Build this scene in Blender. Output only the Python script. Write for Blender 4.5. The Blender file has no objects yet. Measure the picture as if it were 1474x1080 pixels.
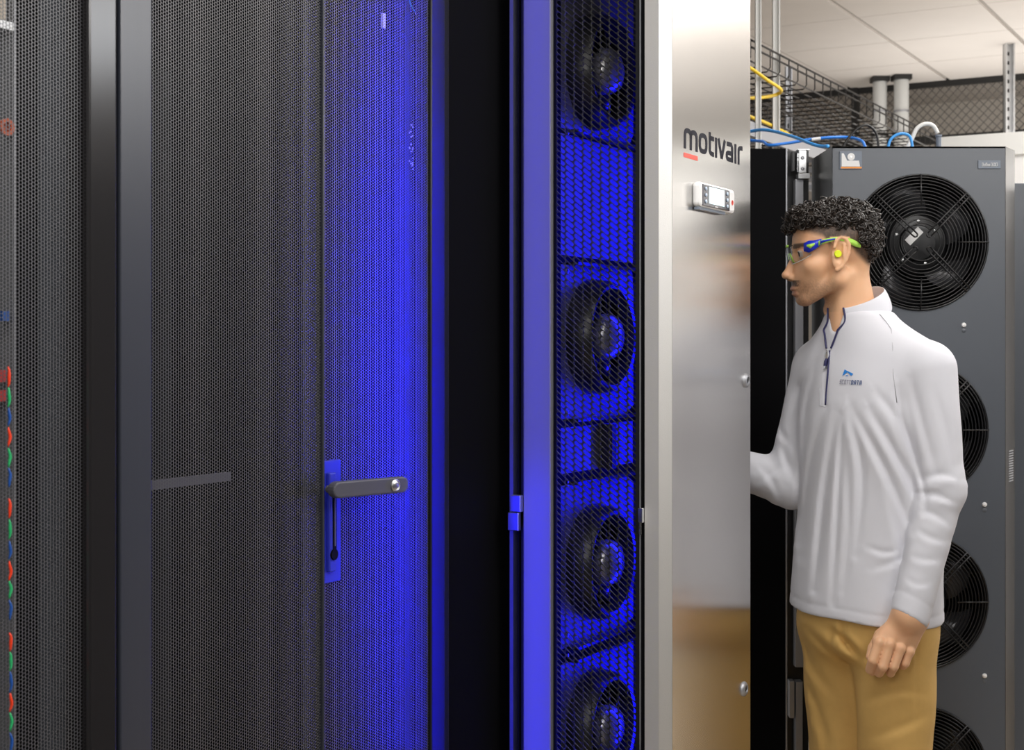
import bpy, bmesh, math, random
import numpy as np
from mathutils import Vector, Matrix
random.seed(7); RNG = np.random.default_rng(7)
SC = bpy.context.scene
COL = SC.collection
PI = math.pi
# ------------------------------------------------------------------ camera, world, lights, exposure
FPX, CX, HY, CAMZ = 2113.0, 737.0, 500.0, 1.48      # focal length in pixels, principal column, horizon row, eye height
cam_d = bpy.data.cameras.new('camera'); cam = bpy.data.objects.new('camera', cam_d); COL.objects.link(cam)
cam.location = (0, 0, CAMZ); cam.rotation_euler = (PI/2, 0, 0)
cam_d.sensor_width = 36; cam_d.lens = FPX/1474*36; cam_d.shift_y = -40/1474
cam_d.clip_start = 0.05; cam_d.clip_end = 60
cam_d.dof.use_dof = True; cam_d.dof.focus_distance = 2.7; cam_d.dof.aperture_fstop = 10
SC.camera = cam
SC.view_settings.view_transform = 'Standard'; SC.view_settings.look = 'None'
SC.view_settings.exposure = 0.12; SC.view_settings.gamma = 1.0; SC.view_settings.use_curve_mapping = False
W = bpy.data.worlds.new('world'); SC.world = W; W.use_nodes = True
W.node_tree.nodes['Background'].inputs[0].default_value = (0.98, 0.985, 1.0, 1)
W.node_tree.nodes['Background'].inputs[1].default_value = 0.36

TH = math.atan2(1935-CX, FPX)                         # aisle direction, to the right of the view axis
E1 = Vector((math.sin(TH), math.cos(TH), 0)); E2 = Vector((math.cos(TH), -math.sin(TH), 0))
ROT = PI/2 - TH                                       # z rotation of everything that follows the aisle
D_P0 = 2.80
P0 = Vector(((735-CX)/FPX*D_P0, D_P0, 0)); P0A = P0.dot(E1); P0S = P0.dot(E2)
def row_world(a, s, z): return P0 + E1*a + E2*s + Vector((0, 0, z))

def light(name, kind, loc, target, energy, color=(1,1,1), size=1.0, size_y=None, **kw):
    d = bpy.data.lights.new(name, kind); d.energy = energy; d.color = color
    if kind == 'AREA':
        d.shape = 'RECTANGLE'; d.size = size; d.size_y = size_y or size
    for k, v in kw.items(): setattr(d, k, v)
    o = bpy.data.objects.new(name, d); COL.objects.link(o); o.location = loc
    o.rotation_euler = (Vector(target)-Vector(loc)).to_track_quat('-Z', 'Y').to_euler()
    return o
BLUE = (0.004, 0.004, 1.0)
CEIL = 3.12
def aisle(a, s, z): return row_world(a, s, z)
# ceiling lamps down the aisle, and unseen upward lights added to brighten the ceiling
for i, (a, s, e) in enumerate([(-2.2, 1.1, 22), (-0.4, 1.2, 22), (1.7, 1.0, 20), (3.6, 0.9, 22), (1.2, 3.6, 30)]):
    p = aisle(a, s, CEIL-0.03)
    light('ceiling_lamp', 'AREA', p, p-Vector((0,0,1)), e, (1, 0.97, 0.93), 1.2, 0.6)
for a, s, e in ((2.2, 3.2, 20), (3.6, 1.75, 46), (0.5, 4.2, 30), (5.9, -0.1, 20), (5.2, 4.5, 40)):
    p = aisle(a, s, 2.05)
    light('ceiling_fill_light', 'AREA', p, p+Vector((0,0,1)), e, (1, 0.96, 0.91), 1.6, 1.6)
# bright lamp panels over the far side of the room, mirrored by the door frames and the steel
for x, y, e, w_, h_ in ((5.2, 3.2, 70, 2.4, 1.2), (2.55, 4.35, 14, 0.9, 0.6)):
    light('ceiling_lamp', 'AREA', (x, y, CEIL-0.03), (x, y, 0), e, (0.93, 0.96, 1.0), w_, h_)
# soft, side and fill lights, added out of view to brighten the man
light('soft_light', 'AREA', (1.7, 0.7, 2.75), (0.8, 3.15, 1.2), 17, (1, 0.98, 0.96), 0.8, 0.8)
light('side_light', 'AREA', (2.3, 1.3, 1.9), (0.95, 3.15, 0.85), 20, (1, 0.99, 0.97), 0.7, 1.0)
light('fill_light', 'AREA', (-0.5, 0.1, 2.1), (0.7, 3.15, 1.5), 9, (1, 0.96, 0.92), 0.6, 0.6)
# blue lamps: inside the cooling door
for z in (0.75, 1.25, 1.75):
    light('blue_lamp', 'AREA', row_world(0.385, 0.245, z), row_world(0.37, 0.07, z), 3.8, BLUE, 0.03, 0.46)
# upright blue lights added in the corner, without fixtures: one along the steel door's edge washing the handled leaf, one on the rack edge washing the side post
def strip(a, s, z0, z1, ta, ts, energy, spread):
    o = light('added_blue_strip', 'AREA', row_world(a, s, (z0+z1)/2), row_world(ta, ts, (z0+z1)/2), energy, BLUE, 0.01, z1-z0); o.data.spread = math.radians(spread)
strip(-0.03, 0.283, 0.3, 2.25, -0.03-0.766, 0.283-0.643, 1.7, 37)
strip(-0.195, 0.008, 0.25, 1.25, 0.0, 0.062, 0.85, 50)
strip(-0.195, 0.008, 1.25, 2.25, 0.0, 0.062, 0.45, 50)

# ------------------------------------------------------------------ materials
def mat(name, color, rough=0.5, metal=0.0, spec=0.5, bump=None, vary=0.0, vscale=20, stretch=(1,1,1), aniso=0.0, emit=None, attr=None, trans=None, coat=0.0, sheen=0.0, sss=0.0):
    m = bpy.data.materials.new(name); m.use_nodes = True
    nt = m.node_tree; b = nt.nodes['Principled BSDF']
    if len(color) == 3: color = (*color, 1)
    b.inputs['Base Color'].default_value = color; b.inputs['Roughness'].default_value = rough
    b.inputs['Metallic'].default_value = metal; b.inputs['Specular IOR Level'].default_value = spec
    b.inputs['Coat Weight'].default_value = coat
    if sheen: b.inputs['Sheen Weight'].default_value = sheen
    if sss:
        b.inputs['Subsurface Weight'].default_value = sss; b.inputs['Subsurface Radius'].default_value = (0.012, 0.005, 0.003); b.inputs['Subsurface Scale'].default_value = 0.6
    def noise(scale, st, detail=3):
        tc = nt.nodes.new('ShaderNodeTexCoord'); mp = nt.nodes.new('ShaderNodeMapping'); mp.inputs['Scale'].default_value = st
        nt.links.new(tc.outputs['Object'], mp.inputs[0]); n = nt.nodes.new('ShaderNodeTexNoise'); n.inputs['Scale'].default_value = scale; n.inputs['Detail'].default_value = detail
        nt.links.new(mp.outputs[0], n.inputs['Vector']); return n
    src = None
    if attr:
        a = nt.nodes.new('ShaderNodeVertexColor'); a.layer_name = attr; src = a.outputs['Color']
        nt.links.new(src, b.inputs['Base Color'])
    if vary:
        n = noise(vscale, stretch); mx = nt.nodes.new('ShaderNodeMix'); mx.data_type = 'RGBA'; mx.blend_type = 'MULTIPLY'
        rp = nt.nodes.new('ShaderNodeMapRange'); rp.inputs['To Min'].default_value = 1-vary; rp.inputs['To Max'].default_value = 1+vary
        nt.links.new(n.outputs['Fac'], rp.inputs['Value']); mx.inputs['Factor'].default_value = 1
        if src: nt.links.new(src, mx.inputs['A'])
        else: mx.inputs['A'].default_value = color
        nt.links.new(rp.outputs['Result'], mx.inputs['B']); nt.links.new(mx.outputs['Result'], b.inputs['Base Color'])
    if bump:
        n = noise(bump[0], bump[2] if len(bump) > 2 else (1,1,1)); bp = nt.nodes.new('ShaderNodeBump'); bp.inputs['Strength'].default_value = bump[1]; bp.inputs['Distance'].default_value = 0.001
        nt.links.new(n.outputs['Fac'], bp.inputs['Height']); nt.links.new(bp.outputs['Normal'], b.inputs['Normal'])
    if aniso:
        b.inputs['Anisotropic'].default_value = aniso
        t = nt.nodes.new('ShaderNodeTangent'); t.direction_type = 'RADIAL'; t.axis = 'Z'; nt.links.new(t.outputs[0], b.inputs['Tangent'])
    if emit:
        b.inputs['Emission Color'].default_value = (*emit[0], 1); b.inputs['Emission Strength'].default_value = emit[1]
    if trans:
        b.inputs['Transmission Weight'].default_value = trans; b.inputs['IOR'].default_value = 1.12
    return m
M = {}
M['perf'] = mat('black_perforated_steel', (0.080, 0.080, 0.090), 0.36, spec=0.8)
M['black'] = mat('black_powder_coat', (0.012, 0.012, 0.013), 0.3, bump=(900, 0.15))
M['black_matt'] = mat('matt_black_paint', (0.004, 0.004, 0.005), 0.6, spec=0.06)
M['frame'] = mat('black_gloss_frame', (0.018, 0.017, 0.018), 0.16, spec=0.6)
M['frame_satin'] = mat('dark_satin_frame', (0.032, 0.036, 0.050), 0.28, spec=0.9, vary=0.08, vscale=3, stretch=(60,60,0.4))
M['post_tex'] = mat('textured_grey_black_paint', (0.15, 0.15, 0.17), 0.42, bump=(1400, 0.5))
M['steel'] = mat('brushed_stainless', (0.74, 0.73, 0.715), 0.24, 1.0, vary=0.05, vscale=8, stretch=(60,60,0.6), bump=(60, 0.08, (14,14,0.5)), aniso=0.8)
M['steel_rough'] = mat('bead_blasted_steel', (0.70, 0.69, 0.67), 0.42, 1.0, bump=(700, 0.25))
M['edge_steel'] = mat('soft_lit_steel_edge', (0.80, 0.79, 0.77), 0.55, 0.75, bump=(700, 0.25))
M['chrome'] = mat('bright_chrome', (0.85, 0.85, 0.86), 0.12, 1.0)
M['zinc'] = mat('zinc_plated_steel', (0.62, 0.63, 0.64), 0.35, 1.0, vary=0.12, vscale=25)
M['grey_steel'] = mat('grey_metal', (0.42, 0.43, 0.46), 0.4, 0.6)
M['handle'] = mat('charcoal_handle_cast', (0.075, 0.075, 0.095), 0.45, spec=0.5)
M['plate'] = mat('blue_lit_handle_plate', (0.02, 0.03, 0.42), 0.4)  # blue light on the plate and housing is put into this colour
M['blueplate'] = mat('galvanised_fan_plate', (0.16, 0.16, 0.17), 0.45, 0.2)
M['fan_black'] = mat('black_fan_plastic', (0.012, 0.012, 0.013), 0.3)
M['fan_blade'] = mat('dark_fan_blade', (0.05, 0.05, 0.055), 0.25, 0.4)
M['hub'] = mat('grey_fan_hub', (0.36, 0.36, 0.37), 0.25, 0.6)
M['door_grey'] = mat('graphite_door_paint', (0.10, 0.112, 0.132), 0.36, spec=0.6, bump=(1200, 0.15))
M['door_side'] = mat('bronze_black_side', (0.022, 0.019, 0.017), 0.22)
M['ink'] = mat('navy_black_print', (0.008, 0.008, 0.018), 0.6, spec=0.2)
M['coral'] = mat('coral_print', (0.80, 0.11, 0.08), 0.45)
M['white'] = mat('white_plastic', (0.82, 0.82, 0.82), 0.3)
M['screen_black'] = mat('screen_black', (0.01, 0.012, 0.03), 0.15)
M['screen'] = mat('lit_pale_screen', (0.6, 0.75, 0.8), 0.3, emit=((0.62, 0.82, 0.88), 0.55))
M['key'] = mat('pale_blue_key', (0.55, 0.66, 0.80), 0.3)
M['grille'] = mat('black_grille_wire', (0.010, 0.010, 0.011), 0.28)
M['paper'] = mat('white_sticker', (0.8, 0.8, 0.8), 0.5)
M['orange'] = mat('orange_stripe', (0.85, 0.30, 0.04), 0.4)
M['rust'] = mat('rust_red_sticker', (0.50, 0.10, 0.04), 0.5)
M['slate'] = mat('slate_badge', (0.16, 0.19, 0.24), 0.35)
M['tile'] = mat('cream_ceiling_tile', (0.76, 0.715, 0.675), 0.85, vary=0.03, vscale=6)
M['joint'] = mat('grey_ceiling_joint', (0.42, 0.39, 0.36), 0.8)
M['wallpaint'] = mat('taupe_wall_paint', (0.56, 0.52, 0.47), 0.8, vary=0.04, vscale=3)
M['white_wall'] = mat('pale_partition', (0.72, 0.73, 0.72), 0.6)
M['floor'] = mat('pale_raised_floor', (0.42, 0.35, 0.27), 0.45, vary=0.06, vscale=4)
M['wire'] = mat('black_basket_wire', (0.014, 0.012, 0.011), 0.4, 0.2)
M['fence_black'] = mat('black_fence_paint', (0.012, 0.012, 0.012), 0.5)
M['fence_wire'] = mat('brown_grey_chain_wire', (0.12, 0.11, 0.10), 0.5)
M['yellow'] = mat('yellow_cable_jacket', (0.85, 0.58, 0.02), 0.4)
M['blue_c'] = mat('bright_blue_cable_jacket', (0.02, 0.22, 0.80), 0.3)
M['blue_l'] = mat('sky_blue_cable_jacket', (0.05, 0.36, 0.90), 0.28)
M['black_c'] = mat('black_cable_jacket', (0.01, 0.01, 0.01), 0.35)
M['white_c'] = mat('white_cable_jacket', (0.8, 0.8, 0.78), 0.35)
M['teal'] = mat('teal_cable_jacket', (0.0, 0.35, 0.38), 0.35)
M['red_s'] = mat('red_sleeve', (0.85, 0.05, 0.01), 0.4)
M['green_s'] = mat('green_sleeve', (0.02, 0.42, 0.14), 0.4)
M['blue_s'] = mat('blue_sleeve', (0.01, 0.08, 0.35), 0.4)
M['red_tag'] = mat('red_tag', (0.45, 0.03, 0.03), 0.5)
M['beige'] = mat('beige_block', (0.50, 0.44, 0.36), 0.5)
M['pipe'] = mat('white_painted_pipe', (0.62, 0.63, 0.62), 0.3, vary=0.1, vscale=8)
M['skin'] = mat('skin', (0.5, 0.3, 0.2), 0.5, attr='col', sss=0.15, bump=(500, 0.06))
M['hair'] = mat('black_brown_curls', (0.020, 0.014, 0.011), 0.32, spec=0.6)
M['seam'] = mat('grey_seam_thread', (0.46, 0.46, 0.50), 0.8)
M['shirt'] = mat('pale_grey_knit', (0.66, 0.665, 0.72), 0.75, bump=(900, 0.1))
M['lining'] = mat('grey_lining', (0.30, 0.29, 0.33), 0.8)
M['navy'] = mat('navy_zip_tape', (0.02, 0.02, 0.09), 0.5)
M['khaki'] = mat('khaki_twill', (0.62, 0.385, 0.12), 0.8, vary=0.06, vscale=60, bump=(800, 0.15))
M['shoe'] = mat('brown_leather', (0.08, 0.04, 0.02), 0.4)
M['lens'] = mat('clear_safety_lens', (0.95, 0.96, 0.97), 0.03, trans=1.0)
M['gblue'] = mat('blue_glasses_frame', (0.01, 0.03, 0.50), 0.3)
M['lime'] = mat('lime_rubber', (0.42, 0.75, 0.10), 0.4)
M['plug'] = mat('neon_yellow_foam', (0.75, 0.85, 0.02), 0.7)
M['logo_blue'] = mat('logo_blue_thread', (0.02, 0.22, 0.65), 0.5)
M['logo_navy'] = mat('logo_navy_thread', (0.06, 0.10, 0.24), 0.5)
M['logo_grey'] = mat('logo_grey_thread', (0.33, 0.33, 0.40), 0.5)
M['nail'] = mat('fingernail', (0.72, 0.45, 0.36), 0.3)

# ------------------------------------------------------------------ object helpers
OFF = {}
def thing(name, label, cat, loc=(0,0,0), rotz=0.0, frame=None, group=None):
    """Empty at the thing's base.  frame = frame coordinates of that base, subtracted from the parts' vertices."""
    o = bpy.data.objects.new(name, None); COL.objects.link(o); o.location = loc; o.rotation_euler = (0, 0, rotz)
    o.empty_display_size = 0.1; o['label'] = label; o['category'] = cat
    if group: o['group'] = group
    OFF[o.name] = np.array(frame if frame is not None else loc, float)
    return o
def row_thing(name, label, cat, a, s, group=None):
    return thing(name, label, cat, row_world(a, s, 0), ROT, (a, -s, 0), group)
def link_mesh(name, me, m, parent=None, smooth=False, bevel=0, solid=0):
    if m is not None: me.materials.append(m)
    o = bpy.data.objects.new(name, me); COL.objects.link(o)
    if smooth:
        me.polygons.foreach_set('use_smooth', np.ones(len(me.polygons), bool))
    if parent is not None:
        o.parent = parent; OFF[o.name] = OFF[parent.name]
    if solid:
        md = o.modifiers.new('thickness', 'SOLIDIFY'); md.thickness = solid; md.offset = 0
    if bevel:
        md = o.modifiers.new('bevel', 'BEVEL'); md.width = bevel; md.segments = 2; md.limit_method = 'ANGLE'; md.angle_limit = 0.6
    return o
def np_mesh(name, V, F):
    """V (n,3), F (m,k) arrays -> mesh"""
    me = bpy.data.meshes.new(name); V = np.asarray(V, np.float32); F = np.asarray(F, np.int32)
    me.vertices.add(len(V)); me.vertices.foreach_set('co', V.ravel())
    k = F.shape[1]; me.loops.add(F.size); me.loops.foreach_set('vertex_index', F.ravel())
    me.polygons.add(len(F)); me.polygons.foreach_set('loop_start', np.arange(0, F.size, k, dtype=np.int32))
    me.update(calc_edges=True); me.validate(); return me
class MB:
    def __init__(s): s.v = []; s.f = []
    def add(s, vs, fs):
        n = len(s.v); s.v += [tuple(p) for p in vs]; s.f += [tuple(i+n for i in f) for f in fs]; return s
    def box(s, x0, x1, y0, y1, z0, z1):
        return s.add([(x0,y0,z0),(x1,y0,z0),(x1,y1,z0),(x0,y1,z0),(x0,y0,z1),(x1,y0,z1),(x1,y1,z1),(x0,y1,z1)],
                     [(0,3,2,1),(4,5,6,7),(0,1,5,4),(1,2,6,5),(2,3,7,6),(3,0,4,7)])
    def prism(s, poly, z0, z1):                     # poly: ccw (x,y)
        n = len(poly)
        return s.add([(x,y,z0) for x,y in poly]+[(x,y,z1) for x,y in poly],
                     [tuple(range(n))[::-1], tuple(range(n,2*n))]+[(i,(i+1)%n,n+(i+1)%n,n+i) for i in range(n)])
    def slab(s, poly, o, u, v, w, t):               # 2D polygon in plane (o,u,v), thickness t along w
        o,u,v,w = map(Vector,(o,u,v,w)); n = len(poly)
        return s.add([o+u*x+v*y for x,y in poly]+[o+u*x+v*y+w*t for x,y in poly],
                     [tuple(range(n))[::-1], tuple(range(n,2*n))]+[(i,(i+1)%n,n+(i+1)%n,n+i) for i in range(n)])
    def tube(s, pts, r, n=8, close=False):
        pts = [Vector(p) for p in pts]; N = len(pts); rs = r if hasattr(r,'__len__') else [r]*N
        up = None; rings = []
        for i, p in enumerate(pts):
            if close: t = pts[(i+1)%N]-pts[i-1]
            else: t = pts[min(i+1,N-1)]-pts[max(i-1,0)]
            t.normalize()
            if up is None: up = t.orthogonal().normalized()
            up = (up - t*up.dot(t)); up = up.normalized() if up.length > 1e-6 else t.orthogonal().normalized()
            b = t.cross(up); rings.append([p+(up*math.cos(2*PI*k/n)+b*math.sin(2*PI*k/n))*rs[i] for k in range(n)])
        vs = [q for rg in rings for q in rg]; fs = []
        for i in range(N if close else N-1):
            j = (i+1)%N
            for k in range(n): fs.append((i*n+k, i*n+(k+1)%n, j*n+(k+1)%n, j*n+k))
        if not close: fs += [tuple(range(n))[::-1], tuple((N-1)*n+k for k in range(n))]
        return s.add(vs, fs)
    def lathe(s, prof, o, axis, n=32):              # prof: (r, h) along axis
        o = Vector(o); ax = Vector(axis).normalized(); u = ax.orthogonal().normalized(); w = ax.cross(u); vs = []
        for r, h in prof:
            for k in range(n): vs.append(o+ax*h+(u*math.cos(2*PI*k/n)+w*math.sin(2*PI*k/n))*r)
        fs = []
        for i in range(len(prof)-1):
            for k in range(n): fs.append((i*n+k, i*n+(k+1)%n, (i+1)*n+(k+1)%n, (i+1)*n+k))
        fs.append(tuple(range(n))[::-1]); fs.append(tuple((len(prof)-1)*n+k for k in range(n)))
        return s.add(vs, fs)
    def build(s, name, m, parent=None, smooth=False, bevel=0, solid=0):
        V = np.array(s.v, float).reshape(-1,3)
        if parent is not None: V = V - OFF[parent.name]
        me = bpy.data.meshes.new(name); me.from_pydata(V.tolist(), [], s.f); me.update()
        return link_mesh(name, me, m, parent, smooth, bevel, solid)
def autosmooth(o, ang=40):
    me = o.data; me.polygons.foreach_set('use_smooth', np.ones(len(me.polygons), bool)); me.set_sharp_from_angle(angle=math.radians(ang)); return o
def tag(o, label, cat, group=None, kind=None):
    o['label'] = label; o['category'] = cat
    if group: o['group'] = group
    if kind: o['kind'] = kind
    return o
def struct(name, o):
    o.name = name; o['kind'] = 'structure'; return o
def spline(pts, n=8):                                # Catmull-Rom
    pts = [Vector(p) for p in pts]; P = [pts[0]*2-pts[1]]+pts+[pts[-1]*2-pts[-2]]; out = []
    for i in range(1, len(P)-2):
        for k in range(n):
            t = k/n; a,b,c,d = P[i-1],P[i],P[i+1],P[i+2]
            out.append(0.5*((2*b)+(c-a)*t+(2*a-5*b+4*c-d)*t*t+(3*b-a-3*c+d)*t**3))
    return out+[pts[-1]]
def W3(px, py, D): return Vector(((px-CX)/FPX*D, D, CAMZ-(py-HY)/FPX*D))
# aisle frame: x = a along the aisle, y = -s (into the racks), z up
def A(px, s=0.0):
    u = (px-CX)/FPX; e2 = P0S+s; D = e2/(E2.x*u+E2.y); return D*(E1.x*u+E1.y)-P0A
def DR(px, s=0.0):
    u = (px-CX)/FPX; return (P0S+s)/(E2.x*u+E2.y)
def ZR(py, px, s=0.0): return CAMZ-(py-HY)/FPX*DR(px, s)
def S(px, a=0.0):                                    # s on the plane a = const
    u = (px-CX)/FPX; D = (P0A+a)/(E1.x*u+E1.y); return D*(E2.x*u+E2.y)-P0S
def DS(px, a=0.0):
    u = (px-CX)/FPX; return (P0A+a)/(E1.x*u+E1.y)
def ZS(py, px, a=0.0): return CAMZ-(py-HY)/FPX*DS(px, a)

def perf_panel(name, a0, a1, z0, z1, y, parent, m, pa=0.00488, pz=0.00457, r=0.0023, skip=None):
    na = int((a1-a0)/pa); nz = int((z1-z0)/pz)
    pa = (a1-a0)/na; pz = (z1-z0)/nz
    i, j = np.meshgrid(np.arange(na), np.arange(nz), indexing='ij'); i = i.ravel(); j = j.ravel()
    cx = a0+(i+0.5)*pa; cz = z0+(j+0.5)*pz+np.where(i%2, pz*0.5, 0)
    if skip is not None:
        k = ~((cx > skip[0]) & (cx < skip[1]) & (cz > skip[2]) & (cz < skip[3])); cx = cx[k]; cz = cz[k]
    N = len(cx)
    ang = np.arange(6)*PI/3                                   # hexagon pointing along a
    out = np.array([(0.667,0),(0.333,0.5),(-0.333,0.5),(-0.667,0),(-0.333,-0.5),(0.333,-0.5)])*np.array([pa*1.0, pz])
    inn = np.stack([np.cos(ang)*r, np.sin(ang)*r], 1)
    V = np.zeros((N, 12, 3)); V[:, :6, 0] = cx[:,None]+out[:,0]; V[:, :6, 2] = cz[:,None]+out[:,1]
    V[:, 6:, 0] = cx[:,None]+inn[:,0]; V[:, 6:, 2] = cz[:,None]+inn[:,1]; V[:, :, 1] = y
    q = np.array([(k, 6+k, 6+(k+1)%6, (k+1)%6) for k in range(6)])
    F = (np.arange(N)*12)[:,None,None]+q[None]
    V = V.reshape(-1,3)-OFF[parent.name]
    o = link_mesh(name, np_mesh(name, V, F.reshape(-1,4)), m, parent); return o

# ------------------------------------------------------------------ setting: floor, ceiling, walls
def quad_struct(name, vs, m):
    me = bpy.data.meshes.new(name); me.from_pydata([tuple(v) for v in vs], [], [tuple(range(len(vs)))]); o = link_mesh(name, me, m); o['kind'] = 'structure'; return o
fl = MB().box(-7, 12, -4, 14, -0.2, 0).build('floor', M['floor']); fl['kind'] = 'structure'
# ceiling laid out in the aisle frame
CA0, CA1, CS0, CS1 = -4.0, 9.18-P0A, -3.4, 8.2       # a and s range
ce = thing('ceiling', '', '', row_world(0,0,0), ROT, (0,0,0)); del ce['label']; del ce['category']; ce['kind'] = 'structure'
MB().box(CA0, CA1+2.0, -CS1, -CS0, CEIL+0.012, CEIL+0.2).build('ceiling_slab', M['joint'], ce)
ua, ud = A, None
# joint lines through the two seams of the photograph: s of a seam at image (px, py)
def seam_s(px, py):
    D = (CEIL-CAMZ)*FPX/(HY-py); p = Vector(((px-CX)/FPX*D, D, 0)); return p.dot(E2)-P0S
s1, s2 = seam_s(1195, 0.5), seam_s(1410, 0.5)
TW = s2-s1; TL = 0.66
nS0 = int((CS0-s1)/TW); nS1 = int((CS1-s1)/TW)
aF = CA1
k = 0
tile_me = None
for i in range(-3, 8):
    for j in range(0, 13):
        a1 = aF-j*TL; x0, x1 = a1-TL+0.003, a1-0.003; y0, y1 = -(s1+(i+1)*TW)+0.013, -(s1+i*TW)-0.013
        if tile_me is None:
            o = MB().box(0, x1-x0, 0, y1-y0, 0, 0.02).build('ceiling_tile', M['tile'], ce); tile_me = o.data
            OFF[o.name] = np.zeros(3); o.location = (x0, y0, CEIL)
        else:
            o = bpy.data.objects.new('ceiling_tile', tile_me); COL.objects.link(o); o.parent = ce; o.location = (x0, y0, CEIL)
# wall behind the fence
wb = thing('wall_back', '', '', row_world(0,0,0), ROT, (0,0,0)); del wb['label']; del wb['category']; wb['kind'] = 'structure'
MB().box(CA1+0.9, CA1+1.0, -9, 4, 0, CEIL+0.2).build('wall_surface', M['wallpaint'], wb)
# pale partition at the right, in front of the fence: its top is a grey-white ledge
EP = 7.0-P0A
def seamw(px, py, e1):                                # point on the plane e1 = const
    u = (px-CX)/FPX; D = e1/(E1.x*u+E1.y); return Vector((u*D, D, CAMZ-(py-HY)/FPX*D))
pl = seamw(1352, 200, 7.0); pr = seamw(1474, 222, 7.0); pt = seamw(1474, 189, 7.0)
wp = thing('wall_right', '', '', row_world(0,0,0), ROT, (0,0,0)); del wp['label']; del wp['category']; wp['kind'] = 'structure'
sL = pl.dot(E2)-P0S; sR = sL+4.0
MB().box(EP, EP+0.12, -sR, -sL, pr.z, pt.z).build('top_rail', M['white_wall'], wp, bevel=0.004)
MB().box(EP+0.02, EP+0.10, -sR, -sL, 0.0, pr.z).build('wall_surface', M['white'], wp)

# ------------------------------------------------------------------ rack with door at the left edge (rack one)
def mesh_frame(mb, a0, a1, z0, z1, y, w=0.012, d=0.012):
    mb.box(a0, a0+w, y, y+d, z0, z1); mb.box(a1-w, a1, y, y+d, z0, z1); mb.box(a0+w, a1-w, y, y+d, z1-w, z1); mb.box(a0+w, a1-w, y, y+d, z0, z0+w)
RH = 2.30; Z0 = 0.06
DOORT = 0.03
aL0 = A(118)-0.40
r1 = row_thing('server_rack', 'black server rack at the left edge with a coloured cable down its perforated door', 'rack', aL0, 0)
def carcass(rt, a0, a1, depth=0.9, yfront=0.045):
    b = MB(); t = 0.02
    b.box(a0, a0+t, yfront, depth, Z0, RH); b.box(a1-t, a1, yfront, depth, Z0, RH); b.box(a0, a1, yfront, depth, RH-t, RH); b.box(a0, a1, yfront, depth, Z0-0.05, Z0+t); b.box(a0+t, a1-t, depth-t, depth, Z0, RH)
    b.build('carcass', M['black_matt'], rt)
carcass(r1, aL0, A(163))
d1 = MB(); fa0, fa1 = A(118), A(159.5)
d1.box(fa0, fa1, -0.012, DOORT, Z0, RH); d1.box(aL0, aL0+0.03, -0.012, DOORT, Z0, RH); d1.box(aL0+0.03, fa0, -0.012, DOORT, RH-0.05, RH); d1.box(aL0+0.03, fa0, -0.012, DOORT, Z0, Z0+0.08)
door1 = d1.build('door_frame', M['frame'], r1, bevel=0.004)
perf_panel('perforated_panel', aL0+0.03, fa0+0.002, 0.30, RH-0.05, 0.0, r1, M['perf'])
MB().box(aL0+0.03, fa0, -0.004, 0.008, Z0+0.08, 0.30).build('kick_plate', M['black'], r1)
a_ = A(21.5, -0.035); MB().box(a_-0.001, a_+0.001, 0.035, 0.06, 0.3, RH-0.05).build('cable_bar', M['grey_steel'], r1)
a_, b_ = A(72, -0.06), A(100, -0.06); MB().box(a_, b_, 0.06, 0.08, Z0+0.03, RH-0.05).build('mounting_rail', M['door_grey'], r1)
sB = -0.035
MB().box(A(-30, sB), A(9, sB), 0.035, 0.05, ZR(28, 5, sB), RH-0.06).build('beige_block', M['beige'], r1)
MB().box(A(-30, sB), A(20, sB), 0.035, 0.05, ZR(41, 5, sB), ZR(29, 5, sB)).build('bracket', M['zinc'], r1)
MB().lathe([(0.0105,0),(0.0105,0.004),(0.006,0.004),(0.006,0.0)], (A(8, sB), 0.035, ZR(183, 8, sB)), (0,-1,0), 20).build('warning_sticker', M['rust'], r1)
for y0, y1 in ((533, 550), (562, 578)):
    MB().box(A(-12, sB), A(9, sB), 0.035, 0.045, ZR(y1, 4, sB), ZR(y0, 4, sB)).build('red_tag', M['red_tag'], r1)
MB().box(A(4, sB), A(14, sB), 0.035, 0.045, ZR(462, 4, sB), ZR(448, 4, sB)).build('blue_tag', M['blue_s'], r1)
# segmented cable hanging behind that door
cabl = row_thing('patch_cable', 'hanging cable with red, green and blue lengths against the perforated door at the left edge', 'cable', A(13, 0.006), 0.006)
segs = [(528,557,'red_s'),(558,586,'green_s'),(587,613,'blue_s'),(615,643,'red_s'),(645,673,'green_s'),(674,702,'blue_s'),(718,746,'red_s'),(748,776,'green_s'),(779,805,'blue_s'),(808,836,'red_s'),(836,862,'green_s'),(864,893,'blue_s'),(911,938,'red_s'),(939,966,'green_s'),(967,997,'blue_s'),(998,1025,'red_s'),(1026,1053,'green_s'),(1055,1085,'blue_s')]
sC = 0.006
for n_, (y0, y1, mm) in enumerate(segs):
    cx0 = 12.3+(n_/len(segs))*3.5
    pts = [(A(cx0+2.2*math.sin(PI*t)-0.8+0.5*math.sin(9*t+n_), sC), -0.006, ZR(y0+(y1-y0)*t, cx0, sC)) for t in np.linspace(0,1,7)]
    MB().tube(pts, [0.0008,0.0015,0.0019,0.0021,0.0019,0.0015,0.0008], 6).build('cable_segment', M[mm], cabl, smooth=True)

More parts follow.
